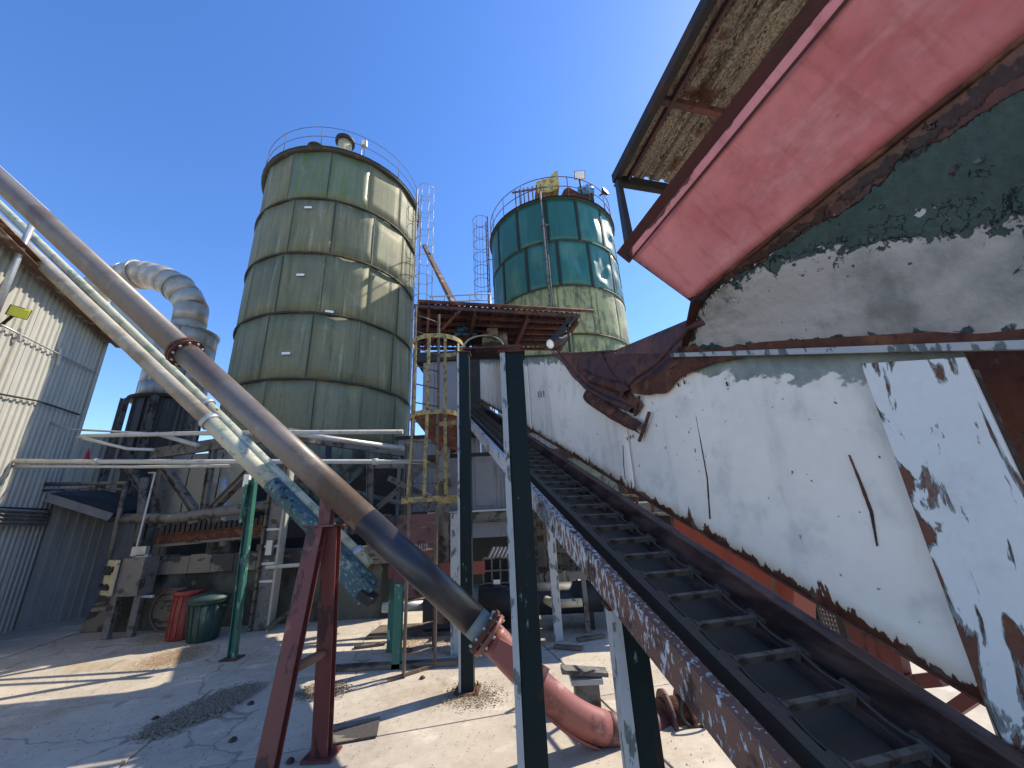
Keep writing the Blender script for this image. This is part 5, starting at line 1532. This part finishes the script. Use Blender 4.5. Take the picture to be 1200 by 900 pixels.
for dx in (0, .55): part('leg', MB().box(q.x + dx - .04, q.x + dx + .04, 7.8, 7.9, 0, .85), M['frame'], t)
part('beam', MB().box(q.x - .3, q.x + 1.0, 7.8, 7.92, .852, .98), M['frame'], t)
t = root('gearbox', 'dark greasy gearbox and shaft on the floor behind the ladder', 'gearbox', (-1.3, 8.3, 0))
part('case', MB().box(-1.9, -1.0, 8.2, 8.9, .05, .6), M['tank'], t, bevel=.05)
part('shaft', MB().tube([(-2.7, 8.4, .45), (-1.9, 8.4, .45)], .09, 12), M['galv'], t)
part('skid', MB().box(-2.9, -.9, 8.1, 8.9, 0, .05), M['wood'], t)
SB = [(-2.9, 7.6, .3, .5, 'loose scrap board left of the ladder foot'), (-2.2, 7.35, -.2, .35, 'short scrap board just behind the ladder foot'), (-1.2, 7.9, .5, .4, 'scrap board lying by the greasy gearbox'),
      (-.35, 7.3, .1, .5, 'scrap board between the two dark green posts'), (.45, 7.1, -.4, .45, 'scrap board at the foot of the pale shelter leg'), (.85, 7.35, .35, .5, 'pale scrap board right of the pale shelter leg'), (1.5, 7.6, .1, .3, 'scrap board farthest right on the shelter floor')]
for i, (x0, y0, an, L_, lb) in enumerate(SB):
    top('scrap_board', MB().bar((x0, y0, .03 + i * .001), (x0 + L_ * math.cos(an), y0 + L_ * math.sin(an), .03 + i * .001), .12, .03), M['wood'], lb, 'board', group='scrap boards on the shelter floor')

# ---------------------------------------------------------------- objects seen under the guard, to the right
t = root('red_box_beam', 'bright red-oxide box beam seen through the gap under the white guard', 'beam', A_(850, 650, 2.6), CZ)
pA, pB, pC, pD = A_(790, 590, 2.6), A_(930, 690, 2.6), A_(930, 745, 2.6), A_(790, 632, 2.6)
part('beam', MB().prism([pA, pB, pC, pD], (.2, 0, 0)), M['redbeam'], t, bevel=.004)
part('diaphragm', MB().bar(A_(905, 672, 2.55), A_(907, 712, 2.55), .02, .02, (0, 1, 0)), M['trim'], t)
t = root('mesh_gate', 'grey expanded metal gate behind the red beam', 'gate', A_(940, 720, 3.4), CZ)
for (x0, x1, yb, yt) in ((933, 950, 660, 745), (955, 980, 680, 770)):
    a0_, a1_ = A_(x0, 700, 3.4), A_(x1, 700, 3.4)
    z0_, z1_ = A_(x0, yb, 3.4).z, A_(x0, yt, 3.4).z
    m = MB()
    nx, nz = 7, 18
    for i in range(nx + 1):
        y = a0_.y + (a1_.y - a0_.y) * i / nx
        m.bar((3.4, y, z1_), (3.4, y, z0_), .01, .012, (1, 0, 0))
    for i in range(nz + 1):
        z = z1_ + (z0_ - z1_) * i / nz
        m.bar((3.41, a0_.y, z), (3.41, a1_.y, z), .01, .03)
    part('mesh_panel', m, M['meshm'], t)
    part('stile', MB().bar((3.4, a1_.y, 0), (3.4, a1_.y, z0_), .06, .06, (1, 0, 0)), M['dark'], t)
t = root('channel_framework', 'maroon channel framework crossing the gap below the white guard at right', 'frame', A_(1080, 800, 2.6), CZ)
for (x0, y0_, x1, y1_, w_) in ((1040, 740, 1060, 840, .12), (1010, 730, 1035, 800, .16), (1098, 845, 1165, 800, .05), (1060, 800, 1105, 795, .06), (1065, 815, 1100, 850, .09)):
    part('channel', MB().bar(A_(x0, y0_, 2.6), A_(x1, y1_, 2.6), .06, w_, (0, 1, 0)), M['redpaint'], t)
t = root('distant_warehouse', 'far white low-pitched warehouse roof seen in the gap under the guard', 'building', (6, 24, 0))
a0_, a1_ = P(655, 560, 22), P(900, 590, 22)
part('wall', MB().box(a0_.x, 16, 22, 34, 0, 2.6), M['clad'], t)
for i in range(12):
    x = a0_.x + i * 1.2
    part('roof_panel', MB().prism([(x, 21.6, 2.65), (x + 1.17, 21.6, 2.65), (x + 1.17, 28, 4.8), (x, 28, 4.8)], (0, 0, .06)), M['whiteroof'], t)
for i in range(5):
    part('window', MB().box(a0_.x + .8 + i * 2.2, a0_.x + 1.8 + i * 2.2, 21.96, 22.0, 1.1, 2.1), M['black'], t)
t = root('pipe_rack', 'thin rusty railing frame standing in the gap left of the red beam', 'rack', A_(740, 590, 3.2), CZ)
for x in (733, 746, 764):
    part('post', MB().bar(A_(x, 560, 3.2), A_(x + 1, 620, 3.2), .02, .05, (0, 1, 0)), M['rust'], t)
for y in (580, 600): part('bar', MB().bar(A_(727, y, 3.2), A_(785, y + 3, 3.2), .03, .03), M['frame'], t)
q = P(1020, 760, 14)
t = root('parked_lorry', 'white lorry cab with blue stripe parked far off behind the conveyor', 'lorry', (q.x, 14, 0))
part('cab', MB().box(q.x - 1.2, q.x + 1.2, 14, 16, .5, 2.9), M['whiteroof'], t, bevel=.12)
part('windscreen', MB().box(q.x - 1.0, q.x + 1.0, 13.97, 14.0, 1.7, 2.6), M['black'], t)
part('stripe', MB().box(q.x - 1.2, q.x + 1.2, 13.97, 14.0, 1.0, 1.3), M['blue'], t)
part('trailer', MB().box(q.x - 1.25, q.x + 1.25, 16.4, 24, .9, 3.4), M['whiteroof'], t)
for x in (-1.0, 1.0):
    for y in (14.8, 18, 22):
        w_ = part('wheel', MB().tube([(q.x + x - .15, y, .5), (q.x + x + .15, y, .5)], .5, 20), M['black'], t)
# short post and plates on the sunlit slab
q = G(689, 828)
t = root('short_pillar', 'short grey steel pillar with a tilted cap plate on the sunlit slab behind the red pipe', 'pillar', q)
part('stem', MB().box(q.x - .13, q.x + .13, q.y - .1, q.y + .1, .0, .24), M['frame'], t)
part('collar', MB().box(q.x - .17, q.x + .17, q.y - .14, q.y + .14, .24, .29), M['galv'], t)
part('cap_plate', MB().bar((q.x - .26, q.y - .02, .36), (q.x + .24, q.y - .02, .31), .18, .04), M['frame'], t)
# ground litter: gravel patch, sawdust, scraps
def ground_patch(px, name, label, mt, n, s0, s1, h, jit, cat):
    pts_ = [G(x, y) for (x, y) in px]
    m = MB()
    # low mound
    cen = sum(pts_, Vector()) / len(pts_)
    rnd_pts = []
    xs_ = [p.x for p in pts_]; ys_ = [p.y for p in pts_]

    def inside(x, y):
        c = False
        for i in range(len(pts_)):
            a, b = pts_[i], pts_[i - 1]
            if (a.y > y) != (b.y > y) and x < (b.x - a.x) * (y - a.y) / (b.y - a.y) + a.x: c = not c
        return c
    k = 0
    while k < n:
        x, y = random.uniform(min(xs_) - jit, max(xs_) + jit), random.uniform(min(ys_) - jit, max(ys_) + jit)
        if not inside(x + random.gauss(0, jit), y + random.gauss(0, jit)): 
            if random.random() > .002: continue
        s = random.uniform(s0, s1); a = random.uniform(0, PI)
        ux, uy = math.cos(a) * s, math.sin(a) * s
        vx, vy = -uy * .5, ux * .5
        z = .009 + random.uniform(0, h)
        tl = random.uniform(-.3, .3) * s
        m.add([(x - ux, y - uy, z - tl), (x + vx, y + vy, z + .3 * s), (x + ux, y + uy, z + tl), (x - vx, y - vy, z), (x, y, z + .5 * s)], [(0, 3, 4), (3, 2, 4), (2, 1, 4), (1, 0, 4), (0, 1, 2, 3)])
        k += 1
    return top(name, m, mt, label, cat, kind='stuff')


ground_patch([(160, 868), (190, 845), (225, 828), (262, 812), (296, 803), (304, 806), (285, 820), (262, 835), (225, 848), (190, 862)], 'gravel_patch', 'elongated patch of grey bark chips on the shaded slab at lower left', M['chips'], 5600, .006, .024, .018, .07, 'bark chips')
ground_patch([(165, 775), (195, 764), (225, 757), (250, 757), (230, 770), (200, 780), (170, 786)], 'sawdust_spill', 'thin orange-brown sawdust spill on the sunlit slab', M['sawdust'], 2600, .006, .014, .004, .12, 'sawdust')
ground_patch([(155, 748), (195, 742), (200, 750), (165, 757)], 'sawdust_spill', 'brown sawdust drift in front of the old round drum', M['sawdust'], 1200, .006, .014, .008, .08, 'sawdust')
ground_patch([(520, 822), (530, 806), (562, 802), (590, 812), (575, 826), (545, 832)], 'leaf_litter', 'small drift of bark litter round the foot of the farther dark green post', M['chips'], 900, .005, .018, .008, .08, 'bark litter')
ground_patch([(455, 760), (470, 745), (560, 742), (585, 752), (560, 765), (490, 770)], 'leaf_litter', 'brown litter spread over the shaded floor behind the yellow caged ladder', M['sawdust'], 2200, .006, .018, .006, .12, 'bark litter')
ground_patch([(345, 815), (365, 803), (392, 800), (410, 806), (400, 815), (370, 822)], 'gravel_patch', 'small dark patch of bark chips behind the red trestle legs', M['chips'], 1100, .008, .02, .01, .05, 'bark chips')
ground_patch([(0, 900), (0, 760), (440, 740), (900, 745), (900, 900)], 'fine_litter', 'scattered fine bark litter across the concrete yard', M['chips'], 4200, .003, .012, .0, .3, 'litter')
for k in range(5):
    q = G(*((182, 843), (294, 825), (273, 868), (495, 795), (340, 893))[k])
    top('rubble_lump', MB().lathe(q, [(.035, 0), (.042, .012), (.018, .03), (.001, .034)], 5), M['dark'], ('small dark lump beside the bark patch', 'small dark lump right of the bark patch', 'dark clod along the slab joint at lower left', 'dark clod near the ladder foot', 'dark clod between the trestle legs')[k], 'clod')
q = G(345, 862)
t_ = top('drain_cover', MB().box(-.26, .26, -.20, .20, 0, .012), M['ledge'], 'square rusty drain cover set in the slab behind the red trestle', 'drain cover')
q = G(412, 858); t_.location = (q.x, q.y, .006); t_.rotation_euler = (0, 0, CZ)
